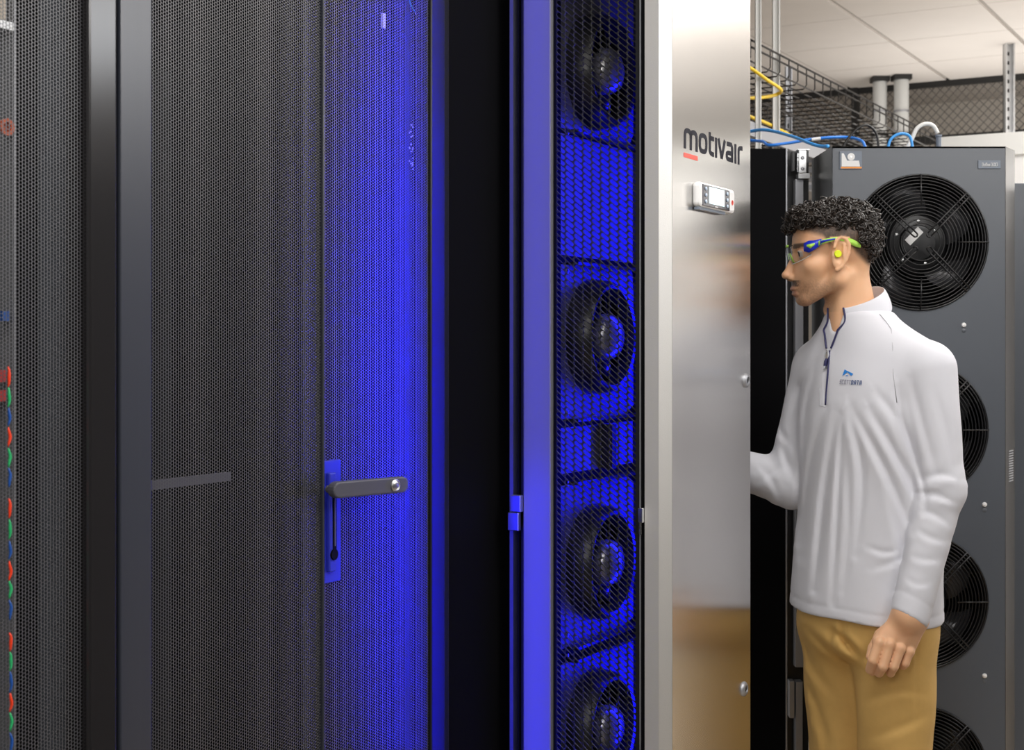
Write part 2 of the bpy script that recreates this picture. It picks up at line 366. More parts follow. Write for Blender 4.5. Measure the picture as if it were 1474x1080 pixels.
# ------------------------------------------------------------------ rack two: split perforated doors
b0, b1, b2, b3 = A(164), A(463.5), A(640), A(209)
r2 = row_thing('server_rack', 'black server rack with split perforated doors and a swing handle', 'rack', b0, 0)
carcass(r2, b0, b2)
f = MB(); f.box(b0, b3, -0.012, DOORT, Z0, RH); f.box(b3, b1, 0.0, DOORT, RH-0.05, RH); f.box(b3, b1, 0.0, DOORT, Z0, Z0+0.08); f.box(b1-0.0035, b1, -0.006, DOORT, Z0, RH)
f.build('left_door_frame', M['frame_satin'], r2, bevel=0.0075)
perf_panel('perforated_panel', b3, b1-0.003, 0.30, RH-0.05, 0.0, r2, M['perf'])
MB().box(b3, b1-0.004, -0.003, 0.008, Z0+0.08, 0.30).build('kick_plate', M['black'], r2)
g = MB(); c0, c1 = A(618.5), A(638)
g.box(c0, c1, -0.004, DOORT, Z0, RH); g.box(b1+0.002, c0, 0.0, DOORT, RH-0.05, RH); g.box(b1+0.002, c0, 0.0, DOORT, Z0, Z0+0.08); g.box(b1+0.002, b1+0.006, 0.0, DOORT, Z0, RH)
g.build('right_door_frame', M['black'], r2, bevel=0.004)
hp0, hp1, hz0, hz1 = A(467), A(489), ZR(838, 478), ZR(663, 478)
perf_panel('perforated_panel', b1+0.006, c0+0.001, 0.30, RH-0.05, 0.002, r2, M['perf'], skip=(hp0-0.003, hp1, hz0, hz1))
MB().box(b1+0.006, c0, -0.001, 0.008, Z0+0.08, 0.30).build('kick_plate', M['black'], r2)
# handle
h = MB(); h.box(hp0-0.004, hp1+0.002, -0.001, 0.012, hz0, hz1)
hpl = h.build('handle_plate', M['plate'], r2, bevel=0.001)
hx0, hx1 = A(469.5), A(484)
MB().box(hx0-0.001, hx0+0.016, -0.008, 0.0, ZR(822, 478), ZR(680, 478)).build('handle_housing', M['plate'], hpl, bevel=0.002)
sl = MB(); sl.box(hx0+0.0065, hx0+0.0145, -0.0095, -0.007, ZR(805, 478), ZR(712, 478)); sl.build('lever_slot', M['black_matt'], hpl)
MB().box(hx0+0.0085, hx0+0.0115, -0.0105, -0.009, ZR(785, 478), ZR(716, 478)).build('slot_strip', M['handle'], hpl)
MB().lathe([(0.0085,0),(0.0085,0.004)], (hx0+0.0085, -0.007, ZR(797, 478)), (0,-1,0), 20).build('keyhole_recess', M['black_matt'], hpl)
# swung lever: pivots at the plate and points along +a, out towards the aisle
piv = Vector((A(479.5, 0.022), -0.022, ZR(705, 479, 0.022)))
la = A(571, 0.05)
tip = Vector((la, -0.05, ZR(697, 571, 0.05)))
dv = (tip-piv); ln = dv.length; dv.normalize()
wv = Vector((0,-1,0)); wv = (wv-dv*wv.dot(dv)).normalized(); up = wv.cross(dv)*-1
if up.z < 0: up = -up
hw = 0.0128; pol = []
for k in range(9): t = PI/2+PI*k/8; pol.append((hw*math.cos(t), hw*math.sin(t)))
for k in range(9): t = -PI/2+PI*k/8; pol.append((ln+hw*math.cos(t)*1.0, hw*math.sin(t)))
lv = MB().slab(pol, piv, dv, up, wv, 0.016).build('swing_lever', M['handle'], r2, bevel=0.0025)
lc = piv+dv*(ln*0.86)+wv*0.016
MB().lathe([(0.0098,-0.002),(0.0098,0.002),(0.0080,0.0035),(0.0074,0.0022),(0.0045,0.0034),(0.0005,0.0038)], lc, wv, 24).build('lock_barrel', M['zinc'], lv, smooth=False)
MB().tube([piv+wv*-0.012, piv], 0.006, 12).build('pivot_pin', M['handle'], lv)
MB().box(b1-0.012, b1+0.002, 0.035, 0.30, Z0+0.03, RH-0.05).build('blue_light_baffle', M['black_matt'], r2)  # added baffle, keeps blue light from spreading behind the left leaf
# posts seen through the mesh
for px0, px1, s_, m_ in ((583, 600, -0.06, 'black'), (437, 443, -0.03, 'zinc'), (424, 427, -0.05, 'zinc'), (330, 336, -0.30, 'black')):
    MB().box(A(px0, s_), A(px1, s_), -s_, -s_+0.02, Z0+0.03, RH-0.05).build('mounting_rail', M[m_], r2)
for k, (y0, y1) in enumerate(((116, 280), (282, 420), (424, 690), (706, 1000), (1004, 1300))):
    s_ = -0.30; MB().box(b3+0.12, A(575, s_), 0.30, 0.7, ZR(y1, 300, s_), ZR(y0, 300, s_)).build('equipment_front', M['black_matt'], r2)
MB().box(b3+0.01, A(332, -0.02), 0.02, 0.03, ZR(705, 225, -0.02), ZR(692, 225, -0.02)).build('cross_bar', M['handle'], r2)
# teal cable behind the top of the right leaf
tc = row_thing('network_cable', 'teal network cable with pale plug behind the top of the handled door', 'cable', A(590, -0.03), -0.03)
s_ = -0.037
MB().tube(spline([(A(589, s_), 0.037, ZR(-40, 590, s_)), (A(590, s_), 0.037, ZR(0, 590, s_)), (A(593, s_), 0.037, ZR(9, 590, s_)), (A(599, s_), 0.037, ZR(18, 598, s_))], 6), 0.0012, 6).build('jacket', M['teal'], tc, smooth=True)
pv0 = Vector((A(599, s_), 0.037, ZR(18, 598, s_))); pv1 = Vector((A(613, s_), 0.037, ZR(25, 612, s_)))
MB().tube([pv0, pv0.lerp(pv1, 0.5), pv1], [0.003, 0.0045, 0.005], 4).build('plug', M['white'], tc)
MB().box(A(546.5, s_), A(550, s_), 0.03, 0.034, ZR(41, 548, s_), ZR(20, 548, s_)).build('cable_tie_tag', M['paper'], r2)
# warning leaflet hanging on the post
s_ = -0.055
lf = MB()
for k in range(26):
    px = 588+RNG.random()*9; py = 180+RNG.random()*64
    x = A(px, s_); z = ZR(py, 592, s_); lf.box(x-0.0008, x+0.0008, 0.052, 0.0545, z-0.0012, z+0.0012)
lf.build('printed_notice', M['paper'], r2)

# ------------------------------------------------------------------ black side panel between the racks and the cooling door
bp = row_thing('blanking_panel', 'tall plain black panel between the handled rack and the steel cooling door', 'panel', b2, -0.02)
x0, x1 = b2+0.004, A(734, -0.02)
MB().box(x0, x1+0.06, 0.03, 0.06, 0.0, RH).build('panel_sheet', M['black_matt'], bp)
MB().box(x0, A(655), 0.012, 0.03, 0.0, RH).build('edge_post', M['black'], bp, bevel=0.003)

# ------------------------------------------------------------------ steel cooling door unit
AEND = None
sA, sB_, sF = S(928), S(948), None
a_c = 0.022
sF = S(968, a_c)
AEND = A(1080, sF)
cd = row_thing('cooling_door', 'stainless steel cooling door with a blue-lit slotted side full of fans', 'cooling door', AEND*0.5, 0.1)
CH = 2.30
# steel front skin: profile in (a, y=-s)
sk = MB(); t = 0.003
MB().prism([(0.0,-sA),(0.0,-sB_),(0.003,-sB_),(0.003,-sA)], Z0, CH).build('steel_return', M['edge_steel'], cd)
MB().prism([(0.0,-sB_-0.0003),(a_c-0.0005,-sF+0.0006),(a_c+0.003,-sF+0.003),(0.004,-sB_-0.0003)], Z0, CH).build('steel_chamfer', M['edge_steel'], cd)
sk.prism([(a_c-0.0005,-sF),(AEND,-sF),(AEND,-sF+0.02),(a_c+0.006,-sF+0.02),(a_c+0.001,-sF+0.003)], Z0, CH).build('steel_front', M['steel'], cd)
MB().box(AEND-0.02, AEND, -sF+0.0205, -0.0, Z0, CH).build('end_panel', M['black'], cd)
MB().box(0.0, AEND, -sF+0.021, 0.0, CH-0.02, CH-0.001).build('top_panel', M['black'], cd)
MB().box(0.0, AEND, -sF+0.021, 0.0, Z0, Z0+0.05).build('bottom_panel', M['black'], cd)
MB().box(0.012, AEND-0.02, -0.012, 0.0, Z0, CH-0.02).build('back_panel', M['black_matt'], cd)
# side frame on the plane a = 0
s741, s755, s795, s800, s915, s921 = S(741), S(755), S(795), S(800), S(915), S(921)
MB().box(-0.004, 0.03, -S(740), -S(735), Z0, CH).build('flange_edge', M['zinc'], cd)
MB().box(0.02, 0.04, -s755, -s741, Z0, CH).build('recess_strip', M['black'], cd)
MB().box(-0.006, 0.03, -s795, -s755, Z0, CH).build('side_post', M['post_tex'], cd, bevel=0.003)
MB().box(0.004, 0.02, -s800, -s795, Z0, CH).build('mesh_border', M['black_matt'], cd)
fr = MB(); fr.box(0.0, 0.016, -s921, -s915, Z0, CH).build('mesh_border', M['black'], cd)
MB().box(0.003, 0.016, -(sA-0.0005), -(s921+0.0012), Z0, CH).build('seal_strip', M['black_matt'], cd)
MB().box(-0.0015, 0.01, -(s921+0.0012), -s921, Z0, CH).build('trim_edge', M['grey_steel'], cd)
# slotted mesh
def slot_mesh():
    nc = 9; ps = (s915-s800)/nc; pz = 0.01135; sh = 0.0152
    o_ = np.array([(0,0),(.15,0),(.85,0),(1,0),(1,.3),(1,.7),(1,1),(.85,1),(.15,1),(0,1),(0,.7),(0,.3)])
    ax = np.array((ps, -sh)); nl = np.linalg.norm(ax); ax /= nl; pr_ = np.array((-ax[1], ax[0])); hwd = 0.0036; hl_ = nl/2-0.0014-hwd; cen = np.array((ps/2, pz/2-sh/2))
    n_ = []
    for sgn, deg in ((-1,-135),(-1,-90),(1,-90),(1,-45),(1,-15),(1,15),(1,45),(1,90),(-1,90),(-1,135),(-1,165),(-1,195)):
        t = math.radians(deg); n_.append(cen+ax*(sgn*hl_+hwd*math.cos(t))+pr_*hwd*math.sin(t))
    n_ = np.array(n_)
    i, j = np.meshgrid(np.arange(nc), np.arange(-2, int(1.9/pz)+15), indexing='ij'); i = i.ravel(); j = j.ravel()
    zb = 0.32-i*sh+j*pz; kk = (zb > 0.2) & (zb < CH-0.03); i = i[kk]; zb = zb[kk]; N = len(i)
    xy = np.concatenate([np.stack([o_[:,0]*ps, o_[:,1]*pz-o_[:,0]*sh], 1), n_]); V = np.zeros((N, 24, 3))
    V[:,:,0] = 0.004; V[:,:,1] = -(s800+i[:,None]*ps+xy[None,:,0]); V[:,:,2] = zb[:,None]+xy[None,:,1]
    q = np.array([(k, (k+1)%12, 12+(k+1)%12, 12+k) for k in range(12)]); F = (np.arange(N)*24)[:,None,None]+q[None]
    V = V.reshape(-1,3)-OFF[cd.name]
    return link_mesh('slotted_mesh', np_mesh('slotted_mesh', V, F.reshape(-1,4)), M['black'], cd, solid=0.0016)
slot_mesh()
# fan deck inside, parallel to the steel face
SP = 0.07; FR = 0.112
fa = A(851, SP); Dfan = DR(851, SP)
fys = [105, 485, 808, 1045]
fz = [ZR(y, 851, SP) for y in fys]
MB().box(0.005, AEND-0.02, -SP+0.002, -SP+0.03, Z0+0.05, CH-0.02).build('deck_backing', M['black_matt'], cd)
bands = [(-60, 196), (385, 600), (692, 918), (940, 1180)]
for (y0, y1), z in zip(bands, fz):
    z0, z1 = ZR(y1, 851, SP), ZR(y0, 851, SP)
    # plate with a round opening
    mb = MB(); n = 40; vs = []; x0_, x1_ = 0.012, AEND-0.021
    for k in range(n):
        t = 2*PI*k/n; c, s__ = math.cos(t), math.sin(t)
        rx = ((x1_-fa) if c > 0 else (fa-x0_))/max(abs(c),1e-6); rz = ((z1-z) if s__ > 0 else (z-z0))/max(abs(s__),1e-6); R = min(rx, rz)
        vs.append((fa+c*FR, -SP, z+s__*FR)); vs.append((fa+c*R, -SP, z+s__*R))
    mb.add(vs, [(2*k, 2*k+1, (2*k+3)%(2*n), (2*k+2)%(2*n)) for k in range(n)])
    mb.build('fan_plate', M['blueplate'], cd, solid=0.003)
    lip = MB(); lip.box(fa-0.10, x1_, -SP-0.022, -SP, z0-0.006, z0); lip.box(fa-0.10, x1_, -SP-0.022, -SP, z1, z1+0.006)
    lip.build('plate_lip', M['black'], cd)
    fan = MB(); fan.lathe([(FR-0.006,-0.02),(FR,-0.02),(FR+0.004,0.0),(FR-0.001,0.040),(FR-0.008,0.052),(FR-0.016,0.050),(FR-0.020,0.0),(FR-0.020,-0.02)], (fa, -SP, z), (0,-1,0), 40)
    fo = autosmooth(fan.build('fan', M['fan_black'], cd))
    autosmooth(MB().lathe([(0.046,-0.02),(0.046,0.04),(0.040,0.054),(0.025,0.062),(0.006,0.065)], (fa, -SP, z), (0,-1,0), 28).build('hub', M['hub'], fo))
    for k in range(7):
        t0 = 2*PI*k/7+0.3; mbb = MB(); vs = []
        for r_, dt, hh in ((0.044,0,0.022),(0.07,0.10,0.018),(0.098,0.25,0.012)):
            for e, dz in ((-0.26, -0.012), (0.26, 0.012)):
                t = t0+dt+e*0.05/r_*1.0; vs.append((fa+r_*math.cos(t), -SP-hh-dz, z+r_*math.sin(t)))
        mbb.add(vs, [(0,1,3,2),(2,3,5,4)]); mbb.build('blade', M['fan_blade'], fo, smooth=True, solid=0.002)
    for px, py in ((815, y0+5), (815, y1-5)):
        if 0 < py < 1080:
            autosmooth(MB().lathe([(0.005,0),(0.005,0.003),(0.002,0.004)], (A(px, SP), -SP-0.0015, ZR(py, px, SP)), (0,-1,0), 12).build('bolt', M['chrome'], cd))
for y0, y1 in ((203, 372), (612, 676)):                 # recessed blanking plates between fan modules
    z0, z1 = ZR(y1, 851, SP), ZR(y0, 851, SP)
    bx = MB(); bx.box(0.012, AEND-0.021, -SP+0.0, -SP+0.001, z0, z1); bx.build('blank_plate', M['blueplate'], cd)
    MB().box(A(862, SP), A(868, SP), -SP-0.03, -SP-0.001, z0, z1).build('cable_duct', M['black'], cd) if y0 > 400 else None
# hinges
def hinge(name, a, y, z, w, hh, m, parent):
    hb = MB(); hb.box(a-0.004, a, y-w*0.5, y+w*0.5, z, z+hh); hb.box(a-0.004, a, y-w*0.5+w*0.18, y+w*0.62, z-hh*1.02, z-0.002*hh); return hb.build(name, m, parent, bevel=0.0015)
hz = ZS(737, 746); sh_ = S(747.5)
MB().box(-0.016, -0.005, -S(755), -S(740), ZS(736, 746), ZS(712, 746)).build('hinge_leaf', M['zinc'], cd, bevel=0.0015)
MB().box(-0.016, -0.005, -S(752), -S(736.5), ZS(763, 746), ZS(737.2, 746)).build('hinge_leaf', M['zinc'], cd, bevel=0.0015)
MB().tube([(-0.006, -S(923.5), ZS(769, 923)), (-0.006, -S(923.5), ZS(752, 923))], 0.0028, 10).build('hinge_pin', M['chrome'], cd)
MB().box(-0.008, 0.0, -S(927.5), -S(920.5), ZS(752, 923), ZS(731, 923)).build('hinge_leaf', M['chrome'], cd, bevel=0.001)
# screws on the steel face
for px, py in ((1073, 548), (1070.5, 992)):
    c = (A(px, sF), -sF, ZR(py, px, sF)); ax = (0,-1,0)
    sc_ = autosmooth(MB().lathe([(0.0150,0),(0.0145,0.003),(0.011,0.006),(0.0075,0.0065),(0.0070,0.003)], c, ax, 24).build('screw', M['grey_steel'], cd))
    MB().lathe([(0.0066,0),(0.0066,0.0035)], (c[0], c[1]-0.0005, c[2]), ax, 6).build('screw_socket', M['black_matt'], sc_)
# lettering: stroked letters in the plane of the steel face
def stroke(mb, pts, w, o, u, v, wv, t=0.0006, close=False):
    pts = [Vector((p[0], p[1])) for p in pts]; pts = [q for k, q in enumerate(pts) if k == 0 or (q-pts[k-1]).length > 1e-6]; N = len(pts); L = []; R = []
    for i in range(N):
        if close: d = pts[(i+1)%N]-pts[i-1]
        else: d = pts[min(i+1,N-1)]-pts[max(i-1,0)]
        d.normalize(); nn = Vector((-d.y, d.x)); k = 1.0
        if 0 < i < N-1 or close:
            d1 = (pts[i]-pts[i-1]).normalized(); c_ = max(0.5, abs(nn.dot(Vector((-d1.y, d1.x))))); k = 1/c_
        L.append(pts[i]+nn*w/2*k); R.append(pts[i]-nn*w/2*k)
    for i in range(N if close else N-1):
        j = (i+1)%N; mb.slab([tuple(L[i]), tuple(R[i]), tuple(R[j]), tuple(L[j])], o, u, v, wv, t)
def arc(cx, cy, rx, ry, t0, t1, n=8, p=2.6):
    out = []
    for k in range(n+1):
        t = math.radians(t0+(t1-t0)*k/n); c, s__ = math.cos(t), math.sin(t)
        out.append((cx+rx*math.copysign(abs(c)**(2/p), c), cy+ry*math.copysign(abs(s__)**(2/p), s__)))
    return out
la0 = A(984.5, sF); lzb = ZR(213.5, 985, sF); xh = (ZR(183, 985, sF)-lzb)
lg = MB(); ov = Vector((0, -sF-0.0001, 0)); lu, lvv, lw = Vector((1,0,0)), Vector((0,0,1)), Vector((0,-1,0))
def LX(px): return A(px, sF)
sw = xh*0.225
def put(pts, close=False): stroke(lg, pts, sw, ov, lu, lvv, lw, close=close)
h_ = sw/2; top = lzb+xh-h_; 
def lx(i, fr_):                                          # pixel spans of the letters
    spans = [(984.5,1004),(1006,1018),(1020.5,1027.5),(1029.5,1032),(1033,1044.5),(1045,1055),(1057,1060),(1062,1068.5)]
    p0, p1 = spans[i]; return LX(p0+(p1-p0)*fr_)
m0, m1 = lx(0,0)+h_, lx(0,1)-h_; mm_ = (m0+m1)/2; q_ = (m1-m0)/2
put([(m0, lzb), (m0, top-xh*0.3)]+arc(m0+q_/2, top-xh*0.3, q_/2, xh*0.3, 180, 0)+[(mm_, lzb)])
put([(mm_, top-xh*0.3)]+arc(mm_+q_/2, top-xh*0.3, q_/2, xh*0.3, 180, 0)+[(m1, lzb)])
o0, o1 = lx(1,0)+h_, lx(1,1)-h_; put(arc((o0+o1)/2, (lzb+h_+top)/2, (o1-o0)/2, (top-lzb-h_)/2, 0, 345, 24, 3.0), True)
t0_, t1_ = lx(2,0)+h_, lx(2,1); put([(t0_, top+xh*0.28), (t0_, lzb+xh*0.3)]+arc(t0_+(t1_-t0_), lzb+xh*0.3+0, (t1_-t0_), xh*0.3-h_, 180, 270)[1:]); put([(t0_, top), (t1_, top)])
i0 = (lx(3,0)+lx(3,1))/2; put([(i0, lzb), (i0, top+h_)])
v0, v1 = lx(4,0)+h_, lx(4,1)-h_; put([(v0, top+h_), ((v0+v1)/2, lzb+h_*0.5)]); put([(v1, top+h_), ((v0+v1)/2, lzb+h_*0.5)])
a0_, a1_ = lx(5,0)+h_, lx(5,1)-h_; put([(a0_+0.001, top), (a1_-xh*0.12, top), (a1_, top-xh*0.14), (a1_, lzb)]); am = lzb+xh*0.28; put(arc((a0_+a1_)/2, am, (a1_-a0_)/2, xh*0.28-h_, 0, 345, 16, 3), True)
i1 = (lx(6,0)+lx(6,1))/2; put([(i1, lzb), (i1, top+h_)])
r0_, r1_ = lx(7,0)+h_, lx(7,1); put([(r0_, lzb), (r0_, top-xh*0.2)]+arc(r0_+(r1_-r0_), top-xh*0.2, r1_-r0_, xh*0.2, 180, 90))
lg.build('logo_lettering', M['ink'], cd)
MB().box(LX(984.3), LX(1004), -sF-0.0007, -sF-0.0001, lzb-xh*0.42, lzb-xh*0.20).build('logo_bar', M['coral'], cd)
# wall-mounted controller
k0, k1 = A(996, sF), A(1062, sF+0.02); kz1, kz0 = ZR(262, 1000, sF), ZR(299, 1000, sF)
kb = []; wK, hK = k1-k0, kz1-kz0; cxk, czk = (k0+k1)/2, (kz0+kz1)/2
for qx, qz, t0 in ((1,1,0),(-1,1,90),(-1,-1,180),(1,-1,270)):
    for k in range(5):
        t = math.radians(t0+90*k/4); rc = hK*0.30; kb.append((cxk+qx*(wK/2-rc)+rc*math.cos(t), czk+qz*(hK/2-rc*0.6)+rc*0.6*math.sin(t)))
ctl = MB().slab(kb[::-1], (0,-sF,0), (1,0,0), (0,0,1), (0,-1,0), 0.015).build('controller', M['white'], cd, bevel=0.006)
yf = -sF-0.0151
cxk -= wK*0.05; bx0, bx1 = cxk-wK*0.37, cxk+wK*0.37
MB().box(bx0, bx1, yf-0.0012, yf+0.001, czk-hK*0.42, czk+hK*0.42).build('screen_bezel', M['screen_black'], ctl, bevel=0.0008)
MB().box(cxk-wK*0.21, cxk+wK*0.21, yf-0.0018, yf-0.001, czk-hK*0.30, czk+hK*0.36).build('display_screen', M['screen'], ctl)
for sx in (-1, 1):
    for kz in (-1, 0, 1):
        autosmooth(MB().lathe([(hK*0.075,0),(hK*0.075,0.002),(hK*0.03,0.0028)], (cxk+sx*wK*0.295, yf-0.0008, czk+kz*hK*0.25), (0,-1,0), 14).build('key_button', M['key'], ctl))
MB().box(cxk-0.008, cxk+0.006, yf-0.0016, yf-0.001, czk-hK*0.395, czk-hK*0.36).build('maker_mark', M['paper'], ctl)
MB().lathe([(0.005,0),(0.005,0.0006),(0.0035,0.0006),(0.0035,0.0)], (cxk+wK*0.46, yf, czk-hK*0.05), (0,-1,0), 16).build('power_symbol', M['coral'], ctl)
MB().box(cxk-wK*0.42, cxk+wK*0.30, -sF-0.012, -sF-0.002, kz0-0.004, kz0+0.001).build('lower_vent', M['slate'], ctl)

# ------------------------------------------------------------------ fan door at the right (almost facing the camera)
DF = 3.5; YB = DF+0.235
fd = thing('fan_door', 'graphite cooling door with a column of large round grille fans behind the man', 'cooling door', (W3(1322, 0, DF).x, DF+0.1, 0))
X = lambda px, D=DF: (px-CX)/FPX*D
Z = lambda py, D=DF: CAMZ-(py-HY)/FPX*D
fx0, fx1 = X(1198), X(1447); fx1c, fdc = X(1460, DF+0.07), DF+0.07
ztop = Z(211); ccx = X(1324); FRR = 98.5/FPX*DF
fcy = [349, 619, 866, 1115]; fcz = [Z(y) for y in fcy]
edges = [ztop]+[(fcz[i]+fcz[i+1])/2 for i in range(3)]+[0.06]
pan = MB()
for i, z in enumerate(fcz):
    n = 64; vs = []; z1, z0 = edges[i], edges[i+1]
    # include the rectangle corners by snapping the nearest directions
    angs = [2*PI*k/n for k in range(n)]
    for cxn, czn in ((fx1-ccx, z1-z), (fx0-ccx, z1-z), (fx0-ccx, z0-z), (fx1-ccx, z0-z)):
        t = math.atan2(czn, cxn)%(2*PI); kk = min(range(n), key=lambda q: abs((angs[q]-t+PI)%(2*PI)-PI)); angs[kk] = t
    for t in angs:
        c, s__ = math.cos(t), math.sin(t)
        rx = ((fx1-ccx) if c > 0 else (ccx-fx0))/max(abs(c),1e-6); rz = ((z1-z) if s__ > 0 else (z-z0))/max(abs(s__),1e-6); R = min(rx, rz)
        vs += [(ccx+c*FRR, DF, z+s__*FRR), (ccx+c*R, DF, z+s__*R)]
    pan.add(vs, [(2*k, (2*k+2)%(2*n), (2*k+3)%(2*n), 2*k+1) for k in range(n)])
pan.build('front_panel', M['door_grey'], fd)
sd = MB(); sd.add([(fx0,DF,0.06),(fx0,YB,0.06),(fx0,YB,ztop),(fx0,DF,ztop)], [(0,1,2,3)])
sd.build('left_side', M['black'], fd, solid=0.002)
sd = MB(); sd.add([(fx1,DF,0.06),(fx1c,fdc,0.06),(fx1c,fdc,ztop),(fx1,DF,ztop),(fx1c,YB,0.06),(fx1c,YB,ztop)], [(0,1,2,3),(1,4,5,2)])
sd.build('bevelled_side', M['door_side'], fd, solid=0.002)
vg = MB()
for k in range(13):
    z = Z(650)-k*0.006; p = Vector((fx1,DF,0)).lerp(Vector((fx1c,fdc,0)), 0.35); q = Vector((fx1,DF,0)).lerp(Vector((fx1c,fdc,0)), 0.8)
    nrm = Vector((0.07,-0.056,0)).normalized()*0.0015
    vg.add([p+nrm+Vector((0,0,z)), q+nrm+Vector((0,0,z)), q+nrm+Vector((0,0,z-0.003)), p+nrm+Vector((0,0,z-0.003))], [(0,3,2,1)])
vg.build('side_vent', M['grey_steel'], fd, solid=0.001)
tp = MB(); tp.prism([(fx0,DF),(fx1,DF),(fx1c,fdc),(fx1c,YB),(fx0,YB)], ztop-0.004, ztop); tp.build('top_panel', M['door_grey'], fd)
tp = MB(); tp.prism([(fx0,DF),(fx1,DF),(fx1c,fdc),(fx1c,YB),(fx0,YB)], 0.04, 0.06); tp.build('bottom_panel', M['black'], fd)
MB().box(fx0, fx1c, YB-0.004, YB, 0.06, ztop-0.004).build('back_panel', M['black_matt'], fd)
def fan_unit():
    """grille, fan, hub and blades round (0,0,0), axis -y"""
    parts = []; out = []
    g = MB(); u = FRR/98.5
    def ring(r, wr, y): g.tube([(r*math.cos(2*PI*k/56), y, r*math.sin(2*PI*k/56)) for k in range(56)], wr, 6, True)
    ring(97*u, 1.5*u, -0.004); ring(93.5*u, 1.0*u, -0.006)
    for r in np.arange(89, 36, -4.9): ring(r*u, 0.95*u, -0.008-0.010*(1-(r/90)))
    ring(33*u, 0.9*u, -0.016); ring(27*u, 0.9*u, -0.016)
    out.append((g, 'fan_grille', 'grille', True))
    sp = MB()
    for q in range(4):
        t = PI/4+q*PI/2; c, s__ = math.cos(t), math.sin(t)
        for o_ in (-3.2, 3.2):
            sp.tube([(c*r*u-s__*o_*u, -0.008-0.014*(1-r/97), s__*r*u+c*o_*u) for r in (14, 40, 70, 97)], 1.25*u, 6)
        sp.tube([(c*14*u+math.cos(t+b)*3.2*u, -0.021, s__*14*u+math.sin(t+b)*3.2*u) for b in np.linspace(PI/2, 3*PI/2, 5)], 1.25*u, 6)
        t = q*PI/2; c, s__ = math.cos(t), math.sin(t)
        sp.tube([(c*r*u, -0.0095-0.008*(1-r/97), s__*r*u) for r in (52, 75, 98)], 1.1*u, 6)
    out.append((sp, 'grille_spokes', 'grille', True))
    bo = MB(); n = 48
    vs = []
    for r, y in ((98.5, 0.0), (96, 0.02), (94, 0.10)):
        vs += [(r*u*math.cos(2*PI*k/n), y, r*u*math.sin(2*PI*k/n)) for k in range(n)]
    bo.add(vs, [(j*n+k, (j+1)*n+k, (j+1)*n+(k+1)%n, j*n+(k+1)%n) for j in range(2) for k in range(n)]+[tuple(2*n+k for k in range(n))])
    out.append((bo, 'fan_shroud', 'fan_black', True))
    hb = MB(); hb.lathe([(44*u,0.07),(44*u,0.035),(40*u,0.028),(27*u,0.024),(25*u,0.014),(4*u,0.012)], (0,0,0), (0,1,0), 40); out.append((hb, 'motor_hub', 'fan_black', False))
    for k in range(5):
        b = MB(); vs = []; t0 = 2*PI*k/5+0.35
        for r, dt, w_ in ((43, 0.0, 0.42), (60, 0.10, 0.40), (78, 0.24, 0.36), (92, 0.42, 0.30)):
            vs += [(r*u*math.cos(t0+dt-w_), 0.042, r*u*math.sin(t0+dt-w_)), (r*u*math.cos(t0+dt+w_), 0.078, r*u*math.sin(t0+dt+w_))]
        b.add(vs, [(2*q, 2*q+1, 2*q+3, 2*q+2) for q in range(3)]); out.append((b, 'fan_blade', 'fan_blade', True))
    for t in (0.6, 1.5, 2.75, 4.0, 5.1):
        b = MB(); b.lathe([(2.3*u,0),(2.3*u,-0.003),(1*u,-0.004)], (32*u*math.cos(t), 0.026, 32*u*math.sin(t)), (0,1,0), 10); out.append((b, 'hub_screw', 'zinc', False))
    st = MB(); c = math.cos(PI/4)
    pol = [(-17,2),(2,21),(10,13),(-9,-6)]; st.slab([((x-3)*u, (z+2)*u) for x, z in pol], (0,0.0105,0), (1,0,0), (0,0,1), (0,1,0), 0.001); out.append((st, 'rating_sticker', 'paper', False))
    return out
FU = fan_unit(); protos = {}
for i, z in enumerate(fcz):
    fp = None
    for k, (mb, nm, mm, smt) in enumerate(FU):
        if k not in protos:
            me = bpy.data.meshes.new(nm); me.from_pydata(mb.v, [], mb.f); me.update(); me.materials.append(M[mm])
            me.polygons.foreach_set('use_smooth', np.ones(len(me.polygons), bool))
            if not smt: me.set_sharp_from_angle(angle=math.radians(35))
            protos[k] = me
        if fp is None:
            fp = bpy.data.objects.new('fan', protos[k]); fp.parent = fd; COL.objects.link(fp)
            fp.location = Vector((ccx, DF, z))-Vector(OFF[fd.name]); OFF[fp.name] = np.zeros(3); continue
        o = bpy.data.objects.new(nm, protos[k]); o.parent = fp; COL.objects.link(o)
        if nm == 'fan_blade':
            o.modifiers.new('t', 'SOLIDIFY').thickness = 0.002
# badge, label, bolts
bd = MB().box(X(1208), X(1240.5), DF-0.003, DF, Z(244), Z(218)).build('maker_badge', M['slate'], fd, bevel=0.001)
yb = DF-0.0032
MB().slab([(X(1211), Z(221)), (X(1214), Z(221)), (X(1219), Z(231.5)), (X(1236), Z(231.5)), (X(1237.5), Z(240)), (X(1211), Z(240))][::-1], (0,yb,0), (1,0,0), (0,0,1), (0,-1,0), 0.0005).build('badge_print', M['paper'], bd)
MB().lathe([(0.0088,0),(0.0088,0.001)], (X(1224.7), yb, Z(226)), (0,-1,0), 24).build('badge_emblem', M['paper'], bd)
MB().lathe([(0.0020,0),(0.0020,0.0004)], (X(1224.7), yb-0.001, Z(226)), (0,-1,0), 12).build('emblem_centre', M['zinc'], bd)
MB().box(X(1210), X(1240), yb-0.0006, yb+0.001, Z(242.8), Z(240.5)).build('badge_stripe', M['orange'], bd)
nb = MB().box(X(1407.5), X(1440), DF-0.003, DF, Z(243), Z(231)).build('name_label', M['slate'], fd, bevel=0.0008)
nt_ = MB()
